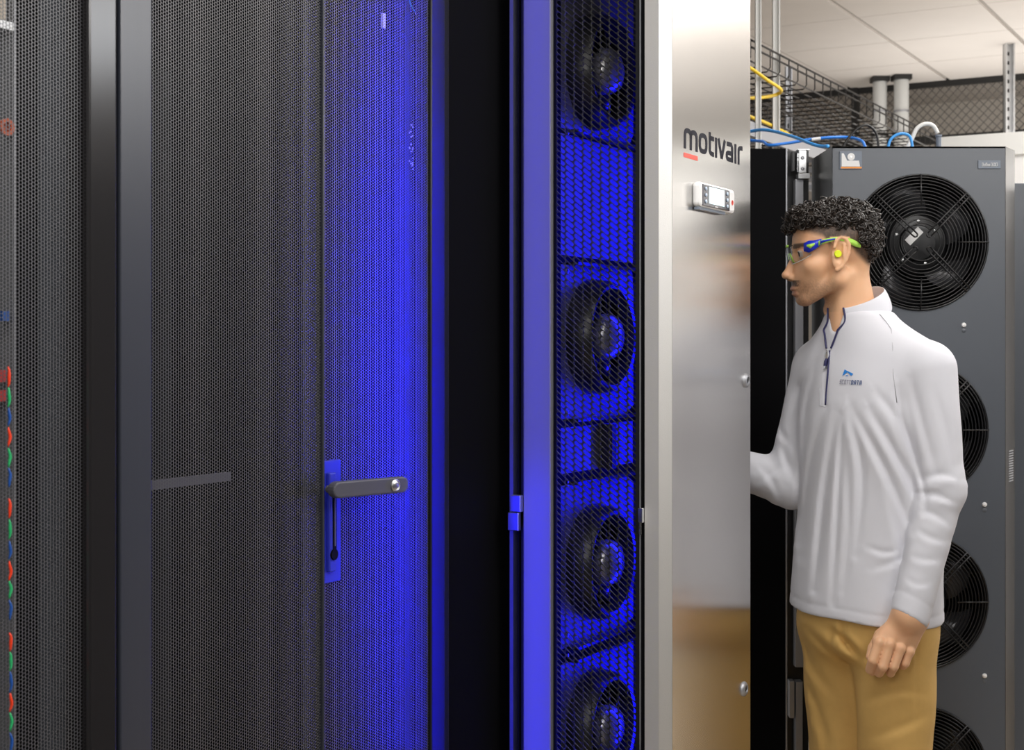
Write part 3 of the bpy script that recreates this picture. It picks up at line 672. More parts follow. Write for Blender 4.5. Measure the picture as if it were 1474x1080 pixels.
for p0, p1, hh in ((1413,1415.2,5.0),(1415.8,1417.8,3.4),(1418.3,1420.3,5.0),(1420.8,1422.4,3.4),(1422.9,1424.3,3.6),(1425.6,1428.2,5.0),(1428.8,1431.6,5.0),(1432.2,1435.2,5.0)):
    x0, x1 = X(p0), X(p1); zb = Z(239.6); zt = Z(239.6-hh); w_ = 0.0009
    nt_.box(x0, x0+w_, DF-0.0036, DF-0.0028, zb, zt); nt_.box(x1-w_, x1, DF-0.0036, DF-0.0028, zb, zt); nt_.box(x0, x1, DF-0.0036, DF-0.0028, zt-w_, zt); nt_.box(x0, x1, DF-0.0036, DF-0.0028, zb, zb+w_)
nt_.build('label_print', M['paper'], nb)
for px, py in ((1387, 468), (1417, 726.5), (1417, 973)):
    autosmooth(MB().lathe([(0.0058,0),(0.0058,0.002),(0.0048,0.005),(0.002,0.0065)], (X(px), DF, Z(py)), (0,-1,0), 16).build('dome_bolt', M['white'], fd))
    autosmooth(MB().lathe([(0.005,0),(0.005,0.001),(0.003,0.002)], (X(px+0.5), DF, Z(py+8)), (0,-1,0), 14).build('capped_hole', M['door_grey'], fd))

# ------------------------------------------------------------------ rack frame the fan door hangs on
DK = 3.62; DKB = 3.9
rk = thing('server_rack', 'plain black rack side with hinge post at the left of the fan door', 'rack', (X(1120, DK), DK+0.1, 0))
MB().box(X(1046, DK), X(1130.5, DK), DK, DK+0.02, 0.0, Z(214, DK)).build('side_panel', M['black_matt'], rk)
MB().box(X(1130.5, DK), X(1133, DK), DK-0.004, DK+0.03, 0.0, Z(213.6, DK)).build('corner_trim', M['grey_steel'], rk, bevel=0.001)
DP = 3.70
MB().box(X(1132, DP), X(1168, DP), DP+0.035, DP+0.06, 0.0, Z(215, DP)).build('back_channel', M['black'], rk)
MB().box(X(1145, DP), X(1156.5, DP), DP, DP+0.03, Z(961, DP), Z(258, DP)).build('hinge_post', M['grey_steel'], rk, bevel=0.001)
MB().box(X(1145.5, DP), X(1155.5, DP), DP, DP+0.03, 0.0, Z(982, DP)).build('hinge_post', M['grey_steel'], rk, bevel=0.001)
MB().box(X(1136.5, DP), X(1143.5, DP), DP-0.002, DP+0.03, Z(1034, DP), Z(981, DP)).build('latch_plate', M['grey_steel'], rk, bevel=0.001)
MB().box(X(1148.5, DP), X(1159.5, DP), DP-0.012, DP+0.01, Z(250, DP), Z(217, DP)).build('hinge_leaf', M['zinc'], rk, bevel=0.001)
MB().box(X(1148, DP), X(1165, DP), DP-0.012, DP+0.02, Z(258, DP), Z(250.3, DP)).build('hinge_base', M['zinc'], rk, bevel=0.001)
MB().box(X(1139.5, DP), X(1142.5, DP), DP-0.012, DP+0.01, Z(247, DP), Z(219, DP)).build('hinge_leaf', M['black'], rk)
MB().box(X(1147, DP), X(1164, DP), DP-0.014, DP+0.02, Z(217, DP), Z(215.6, DP)).build('hinge_cap', M['zinc'], rk)
for py0, py1 in ((222, 227), (228.5, 234), (235, 241), (242, 248)):
    autosmooth(MB().tube([(X(1147, DP), DP-0.010, Z(py1, DP)), (X(1147, DP), DP-0.010, Z(py0, DP))], 0.0028, 10).build('hinge_knuckle', M['chrome'], rk))
for py in (228, 243.5):
    autosmooth(MB().lathe([(0.0045,0),(0.0045,0.002),(0.003,0.003),(0.0025,0.001)], (X(1154, DP), DP-0.012, Z(py, DP)), (0,-1,0), 14).build('hinge_screw', M['grey_steel'], rk))
# cabinet at the right edge, beyond
DN = 3.95
nc_ = thing('equipment_cabinet', 'dark grey cabinet at the right edge beyond the fan door', 'cabinet', (X(1520, DN), DN+0.2, 0))
MB().box(X(1450, DN), X(1640, DN), DN, DN+0.5, 0.0, Z(263.5, DN)).build('cabinet_body', M['door_grey'], nc_, bevel=0.003)

# ------------------------------------------------------------------ far fence
EFN = 9.18-P0A
fn = thing('mesh_fence', 'dark chain-link fence panel under the far ceiling edge', 'fence', row_world(EFN, 1.5, 0), ROT, (EFN, -1.5, 0))
def fs(px, py): p = seamw(px, py, 9.18); return p.dot(E2)-P0S, p.z
zt_ = CEIL-0.002; sT, zb_ = fs(1311, 126)
zt_ = fs(1311, 121)[1]+0.02
sF0, sF1 = fs(1040,0)[0], fs(1560,0)[0]
zlo = fs(1311, 203)[1]
MB().box(EFN-0.03, EFN+0.01, -sF1, -sF0, zt_-0.055, zt_).build('top_rail', M['fence_black'], fn)
MB().box(EFN-0.03, EFN+0.01, -sF1, -sF0, zlo-0.03, zlo+0.02).build('middle_rail', M['fence_black'], fn)
for px in (1233, 1500):
    s_, _ = fs(px, 150); MB().box(EFN-0.05, EFN-0.0, -s_-0.02, -s_+0.02, 0.0, zt_).build('fence_post', M['fence_black'], fn)
cl = MB(); pitch = 0.052; Hh = zt_-0.055-zlo; n_ = int((sF1-sF0)/pitch)
for k in range(-int(Hh/pitch)-1, n_+int(Hh/pitch)+2):
    for sg in (1, -1):
        s0 = sF0+k*pitch; p = [(s0, zlo), (s0+sg*Hh*0.95, zlo+Hh)]
        if min(p[0][0], p[1][0]) < sF0-0.6 or max(p[0][0], p[1][0]) > sF1+0.6: continue
        y = EFN-0.010+sg*0.004; d = 0.0042
        cl.add([(y, -p[0][0]-d, zlo), (y, -p[0][0]+d, zlo), (y, -p[1][0]+d, zlo+Hh), (y, -p[1][0]-d, zlo+Hh)], [(0,1,2,3)])
o = cl.build('chain_link', M['fence_wire'], fn, solid=0.004); o['kind'] = 'stuff'

# ------------------------------------------------------------------ pipes and hangers under the ceiling
def vpipe(px, wpx, ytop, label):
    D = (CEIL-CAMZ)*FPX/(HY-ytop); r = wpx/2/FPX*D; c = W3(px, 0, D)
    t = thing('ceiling_pipe', label, 'pipe', (c.x, D, 0.0), group=None)
    autosmooth(MB().lathe([(r, 1.2), (r, CEIL-0.03)], (c.x, D, 0), (0,0,1), 24).build('pipe_body', M['pipe'], t))
    MB().box(c.x-r*1.18, c.x+r*1.18, D-r*1.18, D+r*1.18, CEIL-0.03, CEIL-0.001).build('ceiling_flange', M['fence_black'], t)
    autosmooth(MB().lathe([(r*1.06, 0), (r*1.06, 0.012)], (c.x, D, CAMZ-(162-HY)/FPX*D), (0,0,1), 24).build('pipe_collar', M['grey_steel'], t))
    autosmooth(MB().lathe([(r*1.25, 0), (r*1.25, 0.02)], (c.x, D, CAMZ-(197-HY)/FPX*D), (0,0,1), 24).build('pipe_clamp', M['fence_black'], t))
    return t
vpipe(1266.5, 20, 111, 'white ceiling pipe nearer the wire basket tray')
vpipe(1297.5, 21, 108.5, 'white ceiling pipe standing behind the white cable loop')
def strut(px, wpx, D, label, zbot, ztop_=CEIL, m='zinc', holes=True):
    w = wpx/FPX*D; x = X(px, D); t = thing('ceiling_strut', label, 'strut', (x, D, ztop_))
    MB().box(x-w/2, x-w/2+w*0.16, D, D+w, zbot, ztop_).box(x+w/2-w*0.16, x+w/2, D, D+w, zbot, ztop_).box(x-w/2, x+w/2, D+w*0.8, D+w, zbot, ztop_).build('channel', M[m], t)
    nh = int(min(14, (ztop_-zbot)/0.05))
    for k in range(nh if holes else 0):
        z = ztop_-0.04-k*0.05; MB().box(x-w*0.13, x+w*0.13, D+w*0.76, D+w*0.802, z-0.02, z).build('slot', M['fence_black'], t)
    return t
strut(1454.5, 13, (CEIL-CAMZ)*FPX/(HY-62), 'slotted ceiling strut above the pale partition', 1.4)
strut(1092, 8, 5.0, 'thin white ceiling strut beside the steel door edge', 1.9, m='white_c', holes=False)
strut(1118, 10, 5.3, 'wider white ceiling strut through the basket tray', 1.9, m='white_c', holes=False)
zs = W3(1136, 95, 6.2).z
strut(1136, 9, 6.2, 'short grey strut ending at the basket tray bracket', 1.9, zs, 'grey_steel')

# ------------------------------------------------------------------ wire basket tray, along the aisle
TD = 5.0; pt0 = W3(1080, 57, TD); TS = pt0.dot(E2)-P0S; TA = pt0.dot(E1)-P0A
ztray = pt0.z; zm = W3(1080, 67, TD).z; zbt = W3(1080, 88, TD).z
tr = thing('basket_tray', 'black wire basket cable tray running under the ceiling', 'cable tray', row_world(TA, TS, 0), ROT, (TA, -TS, 0))
ta0, ta1 = TA-1.5, TA+2.9; wid = 0.50
tw = MB(); R_ = 0.0033
for s_, z in ((TS, ztray), (TS, zm), (TS-wid, ztray), (TS-wid, zm)): tw.tube([(ta0, -s_, z), (ta1, -s_, z)], R_*1.15, 6)
tw.build('side_wire', M['wire'], tr)
bw = MB()
for k in range(11): s_ = TS-wid*k/10; bw.tube([(ta0, -s_, zbt), (ta1, -s_, zbt)], R_, 5)
bw.build('floor_wire', M['wire'], tr)
for k in range(int((ta1-ta0)/0.1)+1):
    a_ = ta0+k*0.1
    MB().tube([(a_, -TS, ztray), (a_, -TS, zbt+0.012), (a_, -TS+0.012, zbt-R_), (a_, -TS+wid-0.012, zbt-R_), (a_, -TS+wid, zbt+0.012), (a_, -TS+wid, ztray)], R_*0.8, 5).build('cross_wire', M['wire'], tr)
# second, lower tray beyond
tr2 = thing('basket_tray', 'lower black basket tray seen below the first, above the black rack', 'cable tray', row_world(TA, TS-0.1, 0), ROT, (TA, -TS+0.1, 0))
zl = zbt-0.14; bw = MB()
for k in range(7): s_ = TS-0.1-0.5*k/6; bw.tube([(ta0, -s_, zl), (ta1+0.6, -s_, zl)], R_, 5)
bw.tube([(ta0, -TS+0.1, zl+0.06), (ta1+0.6, -TS+0.1, zl+0.06)], R_, 5); bw.tube([(ta0, -TS+0.6, zl+0.06), (ta1+0.6, -TS+0.6, zl+0.06)], R_, 5)
bw.build('floor_wire', M['wire'], tr2)
for k in range(int((ta1+0.6-ta0)/0.15)+1):
    a_ = ta0+k*0.15
    MB().tube([(a_, -TS+0.1, zl+0.06), (a_, -TS+0.1, zl), (a_, -TS+0.6, zl), (a_, -TS+0.6, zl+0.06)], R_*0.8, 5).build('cross_wire', M['wire'], tr2)
# pale ladder rail under it
pa_, pb_ = W3(1070, 170, 4.9), W3(1145, 212, 5.75)
lr = MB(); 
ld = thing('cable_ladder', 'grey metal cable ladder rail above the black rack', 'cable tray', row_world(pa_.dot(E1)-P0A, pa_.dot(E2)-P0S, 0), ROT, (pa_.dot(E1)-P0A, -(pa_.dot(E2)-P0S), 0))
sL_ = pa_.dot(E2)-P0S; aL_ = pa_.dot(E1)-P0A
MB().box(aL_-0.8, aL_+2.2, -sL_, -sL_+0.012, pa_.z-0.05, pa_.z).build('ladder_rail', M['grey_steel'], ld, bevel=0.002)
MB().box(aL_-0.8, aL_+2.2, -sL_+0.38, -sL_+0.392, pa_.z-0.05, pa_.z).build('ladder_rail', M['grey_steel'], ld, bevel=0.002)
for k in range(10): MB().box(aL_-0.7+k*0.3, aL_-0.66+k*0.3, -sL_+0.012, -sL_+0.38, pa_.z-0.06, pa_.z-0.04).build('ladder_rung', M['grey_steel'], ld)
# cables
def cable(name, label, pts, r, m, ends=None, cat='cable', group=None):
    P = spline([W3(*p) for p in pts], 8); c = P[0]
    t = thing(name, label, cat, c, group=group)
    MB().tube(P, r, 8).build('jacket', M[m], t, smooth=True); return t, P
cable('yellow_cable', 'thick yellow cable looping back inside the upper basket tray', [(1050,84,4.9),(1080,98,4.95),(1104,115,5.0),(1124,129,5.1),(1118,136,5.15),(1100,140,5.1),(1080,141,5.05),(1050,141,5.0)], 0.0062, 'yellow')
cable('yellow_cable', 'yellow cable lying lower, along the grey ladder rail', [(1050,155,5.0),(1082,169,5.05),(1100,176,5.2),(1117,184,5.4),(1136,194,5.6)], 0.0065, 'yellow')
cable('network_cable', 'sky blue cable arching down onto the fan door top', [(1050,192,4.1),(1080,189,4.1),(1098,187,4.05),(1118,190,4.0),(1145,198,3.9),(1165,206,3.82),(1180,210.5,3.78),(1192,210.5,3.74)], 0.0045, 'blue_l')
t_, P_ = cable('network_cable', 'bright blue cable with white marker crossing behind the fan door', [(1050,198,4.2),(1080,202,4.2),(1098,204,4.15),(1107,209,4.1),(1135,206,4.1),(1165,201,4.1),(1195,198,4.1),(1222,198,4.1),(1240,203,4.05),(1246,213,4.0)], 0.0042, 'blue_c')
mk = [W3(1168.5,201.2,4.095), W3(1181,199.5,4.095)]; MB().tube(mk, 0.0049, 10).build('cable_marker', M['paper'], t_)
cable('power_cable', 'black cable arch rising behind the fan door top', [(1212,214,4.0),(1222,198,4.0),(1236,184,4.0),(1248,180.5,4.0),(1258,187,4.0),(1263,198,4.0),(1265,214,4.0)], 0.0034, 'black_c')
cable('network_cable', 'small sky blue loop of cable over the fan door top', [(1277,221,3.62),(1281,203,3.62),(1290,194.5,3.62),(1302,192.5,3.62),(1311,199,3.62),(1314,221,3.62)], 0.0036, 'blue_l')
t_, P_ = cable('hose_cable', 'white hose loop ending in a dark connector over the fan door', [(1301,221,3.66),(1312,201,3.66),(1320,185,3.66),(1332,178.5,3.66),(1343,181,3.66),(1350,192,3.66)], 0.0052, 'white_c')
c_ = W3(1351, 194, 3.66); e_ = W3(1351.5, 223.5, 3.66)
MB().tube([c_, c_.lerp(e_, 0.1), c_.lerp(e_, 0.12), e_], [0.0082, 0.0082, 0.0066, 0.0066], 12).build('connector', M['slate'], t_)

# black rack row across the aisle, out of the picture: what the glossy black doors mirror
op = row_thing('rack_row', 'black rack row across the aisle, seen only as a dark reflection', 'rack', -1.0, 2.3)
MB().box(-3.2, 1.4, -2.9, -1.95, 0.0, 2.02).build('rack_body', M['black_matt'], op)

# ------------------------------------------------------------------ the man: distance fields, meshed by surface nets
DM = 3.15; MM = DM/FPX                                # metres per pixel at the man
def Q(px, py, dz=0.0):
    D = DM+dz*MM; return np.array(((px-CX)/FPX*D, D, CAMZ-(py-HY)/FPX*D))
def nrm(v): return np.sqrt((v*v).sum(-1))
def sph(p, c, r): return nrm(p-c)-r
def ell(p, c, r, R=None):
    q = p-c
    if R is not None: q = q@R                         # columns of R are the ellipsoid's axes
    r = np.asarray(r, float); k0 = nrm(q/r); k1 = nrm(q/(r*r)); return k0*(k0-1)/np.maximum(k1, 1e-6)
def cap(p, a, b, ra, rb):
    ab = b-a; t = np.clip(((p-a)@ab)/(ab@ab), 0, 1); return nrm(p-a-t[:,None]*ab)-(ra+(rb-ra)*t)
def smin(a, b, k): h = np.clip(0.5+0.5*(b-a)/k, 0, 1); return b*(1-h)+a*h-k*h*(1-h)
def smax(a, b, k): return -smin(-a, -b, k)
def sst(x, a, b): t = np.clip((x-a)/(b-a), 0, 1); return t*t*(3-2*t)

def surface_nets(f, lo, hi, h, B=10, lip=1.6):
    lo = np.array(lo, float); n = np.ceil((np.array(hi)-lo)/(h*B)).astype(int)
    g = np.stack(np.meshgrid(*[np.arange(k) for k in n], indexing='ij'), -1).reshape(-1, 3)
    cen = lo+(g+0.5)*B*h; keep = np.abs(f(cen)) < B*h*0.87*lip+0.01; g = g[keep]
    N = B+1; loc = np.stack(np.meshgrid(*[np.arange(N)]*3, indexing='ij'), -1).reshape(-1, 3)
    dim = n*B+2; VV, KK, QE = [], [], []
    co = np.array([(i,j,k) for i in (0,1) for j in (0,1) for k in (0,1)])
    eds = [(a, b) for a in range(8) for b in range(a+1, 8) if np.abs(co[a]-co[b]).sum() == 1]
    for c in range(0, len(g), 150):
        gb = g[c:c+150]; idx = gb[:,None,:]*B+loc[None]
        v = f((lo+idx*h).reshape(-1, 3)).reshape(len(gb), N, N, N).astype(np.float32)
        s = v < 0
        cs = np.stack([s[:, i:i+B, j:j+B, k:k+B] for i, j, k in co], -1); any_ = cs.any(-1) & ~cs.all(-1)
        b_, i_, j_, k_ = np.nonzero(any_)
        if not len(b_): continue
        cv = np.stack([v[b_, i_+i, j_+j, k_+k] for i, j, k in co], -1)
        acc = np.zeros((len(b_), 3)); cnt = np.zeros(len(b_))
        for a, b in eds:
            va, vb = cv[:,a], cv[:,b]; m = (va < 0) != (vb < 0); t = np.where(m, va/np.where(m, va-vb, 1), 0)
            acc += np.where(m[:,None], co[a]+(co[b]-co[a])*t[:,None], 0); cnt += m
        ci = gb[b_]*B+np.stack([i_, j_, k_], -1)
        VV.append(lo+(ci+acc/cnt[:,None])*h); KK.append((ci[:,0]*dim[1]+ci[:,1])*dim[2]+ci[:,2])
        for ax, e in ((0, 4), (1, 2), (2, 1)):
            m = (cv[:,0] < 0) != (cv[:,e] < 0); QE.append((ci[m], np.full(m.sum(), ax), cv[m,0] < 0))
    V = np.concatenate(VV); K = np.concatenate(KK); order = np.argsort(K); Ks = K[order]
    F = []
    for ci, ax, sg in QE:
        if not len(ci): continue
        a = ax[0]; u, w = [(1,2),(2,0),(0,1)][a]; du = np.zeros(3, int); du[u] = 1; dw = np.zeros(3, int); dw[w] = 1
        cells = np.stack([ci, ci-du, ci-du-dw, ci-dw], 1); kk = (cells[...,0]*dim[1]+cells[...,1])*dim[2]+cells[...,2]
        pos = np.clip(np.searchsorted(Ks, kk), 0, len(Ks)-1); ok = (Ks[pos] == kk).all(1); q = order[pos[ok]]; sgk = sg[ok]
        F.append(np.where(sgk[:,None], q, q[:, ::-1]))
    return V, np.concatenate(F)
def hit(f, px, py, d0=2.75, d1=3.5):
    d = np.array([(px-CX)/FPX, 1.0, -(py-HY)/FPX]); o = np.array((0,0,CAMZ)); t = d0
    for _ in range(90):
        v = f((o+d*t)[None])[0]
        if v < 0.0003: break
        t += max(v*0.7, 0.0003)
        if t > d1: return None
    return o+d*t
def fnormal(f, p, e=0.002):
    p = np.array(p); k = np.array([f((p+d)[None])[0]-f((p-d)[None])[0] for d in np.eye(3)*e]); return k/np.linalg.norm(k)

YAW = math.radians(55)
BF = np.array((-math.sin(YAW), -math.cos(YAW), 0)); BL = np.array((math.cos(YAW), -math.sin(YAW), 0))
SL, EL, WL = Q(1334,533,-86), Q(1353,704,-104), Q(1310,886,-132)
SR, ER, WR = Q(1181,530,72), Q(1136,696,70), Q(1040,668,84)
NB, HDB = Q(1226,462,0), Q(1212,395,0)
# --- head -----------------------------------------------------------------
def hp(px, py, l=0.0):                                # l: pixels towards the camera (the man's left)
    return np.array(((px-CX)*MM, DM-l*MM, CAMZ-(py-HY)*MM))
def rotx(deg):                                        # axes tilted in the picture plane
    t = math.radians(deg); return np.array([[math.cos(t), 0, math.sin(t)], [0,1,0], [-math.sin(t), 0, math.cos(t)]])
def f_head(p):
    m = MM; P = p.copy()
    d = ell(p, hp(1207,343), (58*m, 51*m, 52*m))
    d = smin(d, ell(p, hp(1178,347), (37*m, 43*m, 40*m)), 0.012)               # forehead
    d = smin(d, ell(p, hp(1172,388), (31*m, 37*m, 44*m), rotx(12)), 0.016)      # face
    for s in (-1, 1):
        d = smin(d, cap(p, hp(1199,404,s*37), hp(1160,430,s*12), 11*m, 10*m), 0.014)   # jaw line
        d = smin(d, cap(p, hp(1196,375,s*43), hp(1199,404,s*38), 9*m, 10*m), 0.012)
        d = smin(d, ell(p, hp(1166,384,s*33), (14*m, 9*m, 9*m)), 0.022)         # cheek bone
        d = smin(d, cap(p, hp(1147,357,s*5), hp(1158,354,s*30), 6*m, 6*m), 0.008)       # brow
    d = smin(d, ell(p, hp(1158,430), (13*m, 14*m, 11*m)), 0.010)                  # chin
    d = smin(d, ell(p, hp(1152,413), (12*m, 17*m, 13*m)), 0.010)                  # mouth mound
    for s in (-1, 1):                                                            # sockets and eyes
        d = smax(d, -ell(p, hp(1144,367,s*21), (9*m, 10*m, 6.5*m)), 0.006)
        d = smin(d, sph(p, hp(1153.5,367,s*21), 8.2*m), 0.002)
        d = smin(d, ell(p, hp(1151,364,s*21), (7.5*m, 9*m, 3*m)), 0.003)
    nose = cap(p, hp(1147,363), hp(1133,395), 4.2*m, 6.0*m)
    nose = smin(nose, ell(p, hp(1131.5,396.5), (6.5*m, 6.5*m, 5.5*m)), 0.004)
    for s in (-1, 1): nose = smin(nose, ell(p, hp(1138.5,400,s*6.5), (6*m, 4*m, 4.6*m)), 0.004)
    d = smin(d, nose, 0.007)
    for s in (-1, 1): d = smax(d, -ell(p, hp(1134.5,404.5,s*4.2), (3.2*m, 2.0*m, 2.2*m)), 0.002)
    d = smin(d, ell(p, hp(1142.3,416), (4.6*m, 13*m, 3.6*m), rotx(-15)), 0.005)      # lips
    d = smin(d, ell(p, hp(1145,423.5), (4.8*m, 12*m, 3.7*m)), 0.005)
    d = smax(d, -cap(p, hp(1140.5,419.6,-12), hp(1140.5,419.6,12), 1.1*m, 1.1*m), 0.002)
    d = smax(d, -ell(p, hp(1141,429.5), (5*m, 12*m, 2.6*m)), 0.005)
    for s in (-1, 1):                                                            # ears
        R = rotx(8); c = hp(1198,367,s*51)
        q = ell(p, c, (12.5*m, 4.6*m, 23*m), R)
        q = smin(q, ell(p, hp(1194,383,s*50), (7*m, 4*m, 7*m)), 0.004)
        q = smax(q, -ell(p, hp(1196.5,367,s*56.5), (7.6*m, 6*m, 15*m), R), 0.002)
        hx_ = [(1189,360),(1191.5,350.5),(1198,345),(1205,347.5),(1209.5,356),(1209,367),(1205,378),(1199,387),(1192,391.5)]
        for u_, w_ in zip(hx_[:-1], hx_[1:]): q = smin(q, cap(p, hp(*u_, s*55), hp(*w_, s*54.5), 2.7*m, 2.7*m), 0.002)
        q = smin(q, cap(p, hp(1203,356,s*54.5), hp(1202,374,s*54.5), 2.0*m, 2.0*m), 0.002)
        q = smin(q, sph(p, hp(1189.5,372,s*51.5), 3.4*m), 0.003)
        d = smin(d, q, 0.004)
    # neck
    d = smin(d, cap(p, hp(1216,385), Q(1229,478), 31*m, 38*m), 0.016)
    d = smin(d, ell(p, hp(1226,380), (22*m, 30*m, 32*m)), 0.014)
    d = smin(d, cap(p, hp(1212,398,30), hp(1203,476,20), 8*m, 8*m), 0.02)           # neck tendon
    d = smin(d, cap(p, hp(1212,398,-30), hp(1203,476,-20), 8*m, 8*m), 0.02)
    d = smin(d, sph(p, hp(1194,446), 8*m), 0.012)
    return d
# --- hand (the man's left, hanging against his thigh) -------------------------
KN = [Q(1266,925,-137), Q(1280.5,928,-141), Q(1295.5,934,-140), Q(1309,938,-134)]
PIP = [Q(1256.5,951,-141), Q(1271,960,-146), Q(1286.5,960,-144), Q(1303,955,-135)]
DIP = [Q(1252.5,964,-129), Q(1265.5,969,-129), Q(1282,969,-128), Q(1300,959,-122)]
TIPS = [Q(1256,968,-115), Q(1266,968,-112), Q(1282,967,-111), Q(1298,955,-110)]
FRD = [7.0, 6.9, 6.6, 6.0]
TH0, TH1, TH2, TH3 = Q(1294,896,-112), Q(1268,915,-108), Q(1257,934,-112), Q(1252,946,-118)
def f_hand(p):
    m = MM; w = Q(1312,878,-126)
    d = cap(p, WL, w, 25*m, 22*m)
    pc = None
    for i, k in enumerate(KN):
        b = Q(1295+i*9.5, 893, -126)
        q = cap(p, b, k+(0,0.010,0), 12*m, 8.8*m); pc = q if pc is None else smin(pc, q, 0.010)
    d = smin(d, pc, 0.014)
    d = smin(d, cap(p, Q(1305,900,-118), Q(1286,925,-122), 14*m, 11*m), 0.012)
    fg = None
    for i in range(4):
        r = FRD[i]*m
        q = cap(p, KN[i], PIP[i], r*1.10, r*0.97); q = smin(q, sph(p, KN[i]-(0,0.0015,0), r*1.12), 0.004)
        q = smin(q, cap(p, PIP[i], DIP[i], r*0.98, r*0.88), 0.002); q = smin(q, cap(p, DIP[i], TIPS[i], r*0.88, r*0.74), 0.002)
        fg = q if fg is None else np.minimum(fg, q)
    d = smin(d, fg, 0.0024)
    t = cap(p, TH0, TH1, 12*m, 9*m); t = smin(t, cap(p, TH1, TH2, 8.6*m, 7.4*m), 0.004); t = smin(t, cap(p, TH2, TH3, 7.4*m, 5.4*m), 0.003)
    return smin(d, t, 0.005)
HR = Q(1012,664,86)
def f_rhand(p):
    m = MM; d = ell(p, Q(1022,666,86), (24*m, 12*m, 24*m))
    for i in range(4):
        a = Q(1008, 652+i*9, 84); b = Q(990, 650+i*10, 78); c = Q(980, 652+i*10, 70)
        d = smin(d, cap(p, a, b, 7.2*m, 6.6*m), 0.004); d = smin(d, cap(p, b, c, 6.6*m, 5.4*m), 0.002)
    d = smin(d, cap(p, Q(1026,650,80), Q(1004,640,72), 8*m, 6*m), 0.004)
    return d
ANK = [Q(1290,1425,-45), Q(1218,1425,52)]; KNE = [Q(1290,1180,-48), Q(1217,1180,50)]; HIP = [Q(1287,905,-42), Q(1212,905,44)]
def f_body(p):
    m = MM; d = np.full(len(p), 0.25); z = p[:,2]
    k = z > CAMZ-(500-HY)*m; k = z > 1.46
    if k.any(): d[k] = f_head(p[k])
    core = cap(p, Q(1250,515,12), Q(1250,880,6), 0.072, 0.09)
    for a, b, c in ((SL, EL, WL), (SR, ER, WR)):
        core = smin(core, cap(p, Q(1236,492), a, 0.045, 0.046), 0.03); core = smin(core, cap(p, a, b, 0.045, 0.036), 0.01); core = smin(core, cap(p, b, c, 0.036, 0.027), 0.01)
    for h_, k_, a_ in zip(HIP, KNE, ANK):
        core = smin(core, cap(p, h_, k_, 0.062, 0.048), 0.02); core = smin(core, cap(p, k_, a_, 0.045, 0.034), 0.01)
        core = smin(core, cap(p, a_, a_+BF*0.12-np.array((0,0,0.06)), 0.03, 0.028), 0.01)
    core = smin(core, cap(p, Q(1231,470,4), Q(1246,520,10), 0.05, 0.062), 0.02)
    d = smin(d, core, 0.012)
    lo, hi = Q(1240,990,-60), Q(1360,860,-170)
    k = (p[:,0] > lo[0]-.05) & (p[:,0] < hi[0]+.05) & (z > lo[2]-.05) & (z < hi[2]+.06) & (p[:,1] < DM-0.08)
    if k.any(): d[k] = smin(d[k], f_hand(p[k]), 0.012)
    k = (p[:,0] < Q(1060,0,86)[0]+.02) & (np.abs(z-HR[2]) < 0.15)
    if k.any(): d[k] = smin(d[k], f_rhand(p[k]), 0.012)
    return d
# --- shirt -----------------------------------------------------------------
TY = np.array([430,455,475,500,540,600,680,760,830,890,960.]); TZ = CAMZ-(TY-HY)*MM
TX = np.array([1232,1234,1238,1246,1254,1258,1257,1251,1247,1246,1246.])*1.0
TW_ = np.array([.055,.068,.085,.125,.168,.176,.170,.166,.168,.172,.17])
TD_ = np.array([.055,.062,.072,.092,.118,.132,.128,.126,.130,.135,.13])
ZF = np.linspace(TZ[-1]-0.1, TZ[0]+0.1, 500)
def smooth_table(v):
    t = np.interp(ZF, TZ[::-1], v[::-1]); k = np.exp(-np.linspace(-2.2, 2.2, 61)**2); k /= k.sum(); return np.convolve(np.pad(t, 30, mode='edge'), k, 'valid')
TXs, TWs, TDs = smooth_table(TX), smooth_table(TW_), smooth_table(TD_)
def tcen(z): return (np.interp(z, ZF, TXs)-CX)*MM
def folds(p, lines):
    """creases: each a polyline in picture pixels at the man's distance, with depth (m) and half-width (px)"""
    x = CX+p[:,0]/p[:,1]*FPX; y = HY-(p[:,2]-CAMZ)/p[:,1]*FPX; out = np.zeros(len(p))
    for pts, A_, w in lines:
        pts = [(q.x, q.y) for q in spline([(q[0], q[1], 0) for q in pts], 4)]; w = w*1.15; A_ = A_*0.85
        best = np.full(len(p), 1e9); sd = np.zeros(len(p)); tt = np.zeros(len(p)); n = len(pts)-1
        for k in range(n):
            a = np.array(pts[k], float); d = np.array(pts[k+1], float)-a; L2 = d@d
            t = np.clip(((x-a[0])*d[0]+(y-a[1])*d[1])/L2, 0, 1); ex = x-a[0]-t*d[0]; ey = y-a[1]-t*d[1]; r = ex*ex+ey*ey
            m = r < best; best = np.where(m, r, best); sd = np.where(m, (d[0]*ey-d[1]*ex)/math.sqrt(L2), sd); tt = np.where(m, (k+t)/n, tt)
        r = np.sqrt(best); env = np.sin(np.clip(tt, 0.04, 0.96)*PI)**0.6
        out += A_*env*(np.exp(-(r/w)**2)-0.75*np.exp(-((r-np.sign(sd)*0)/(w*2.2))**2)*(sd > 0)*np.minimum(r/w, 1.5))
    return out
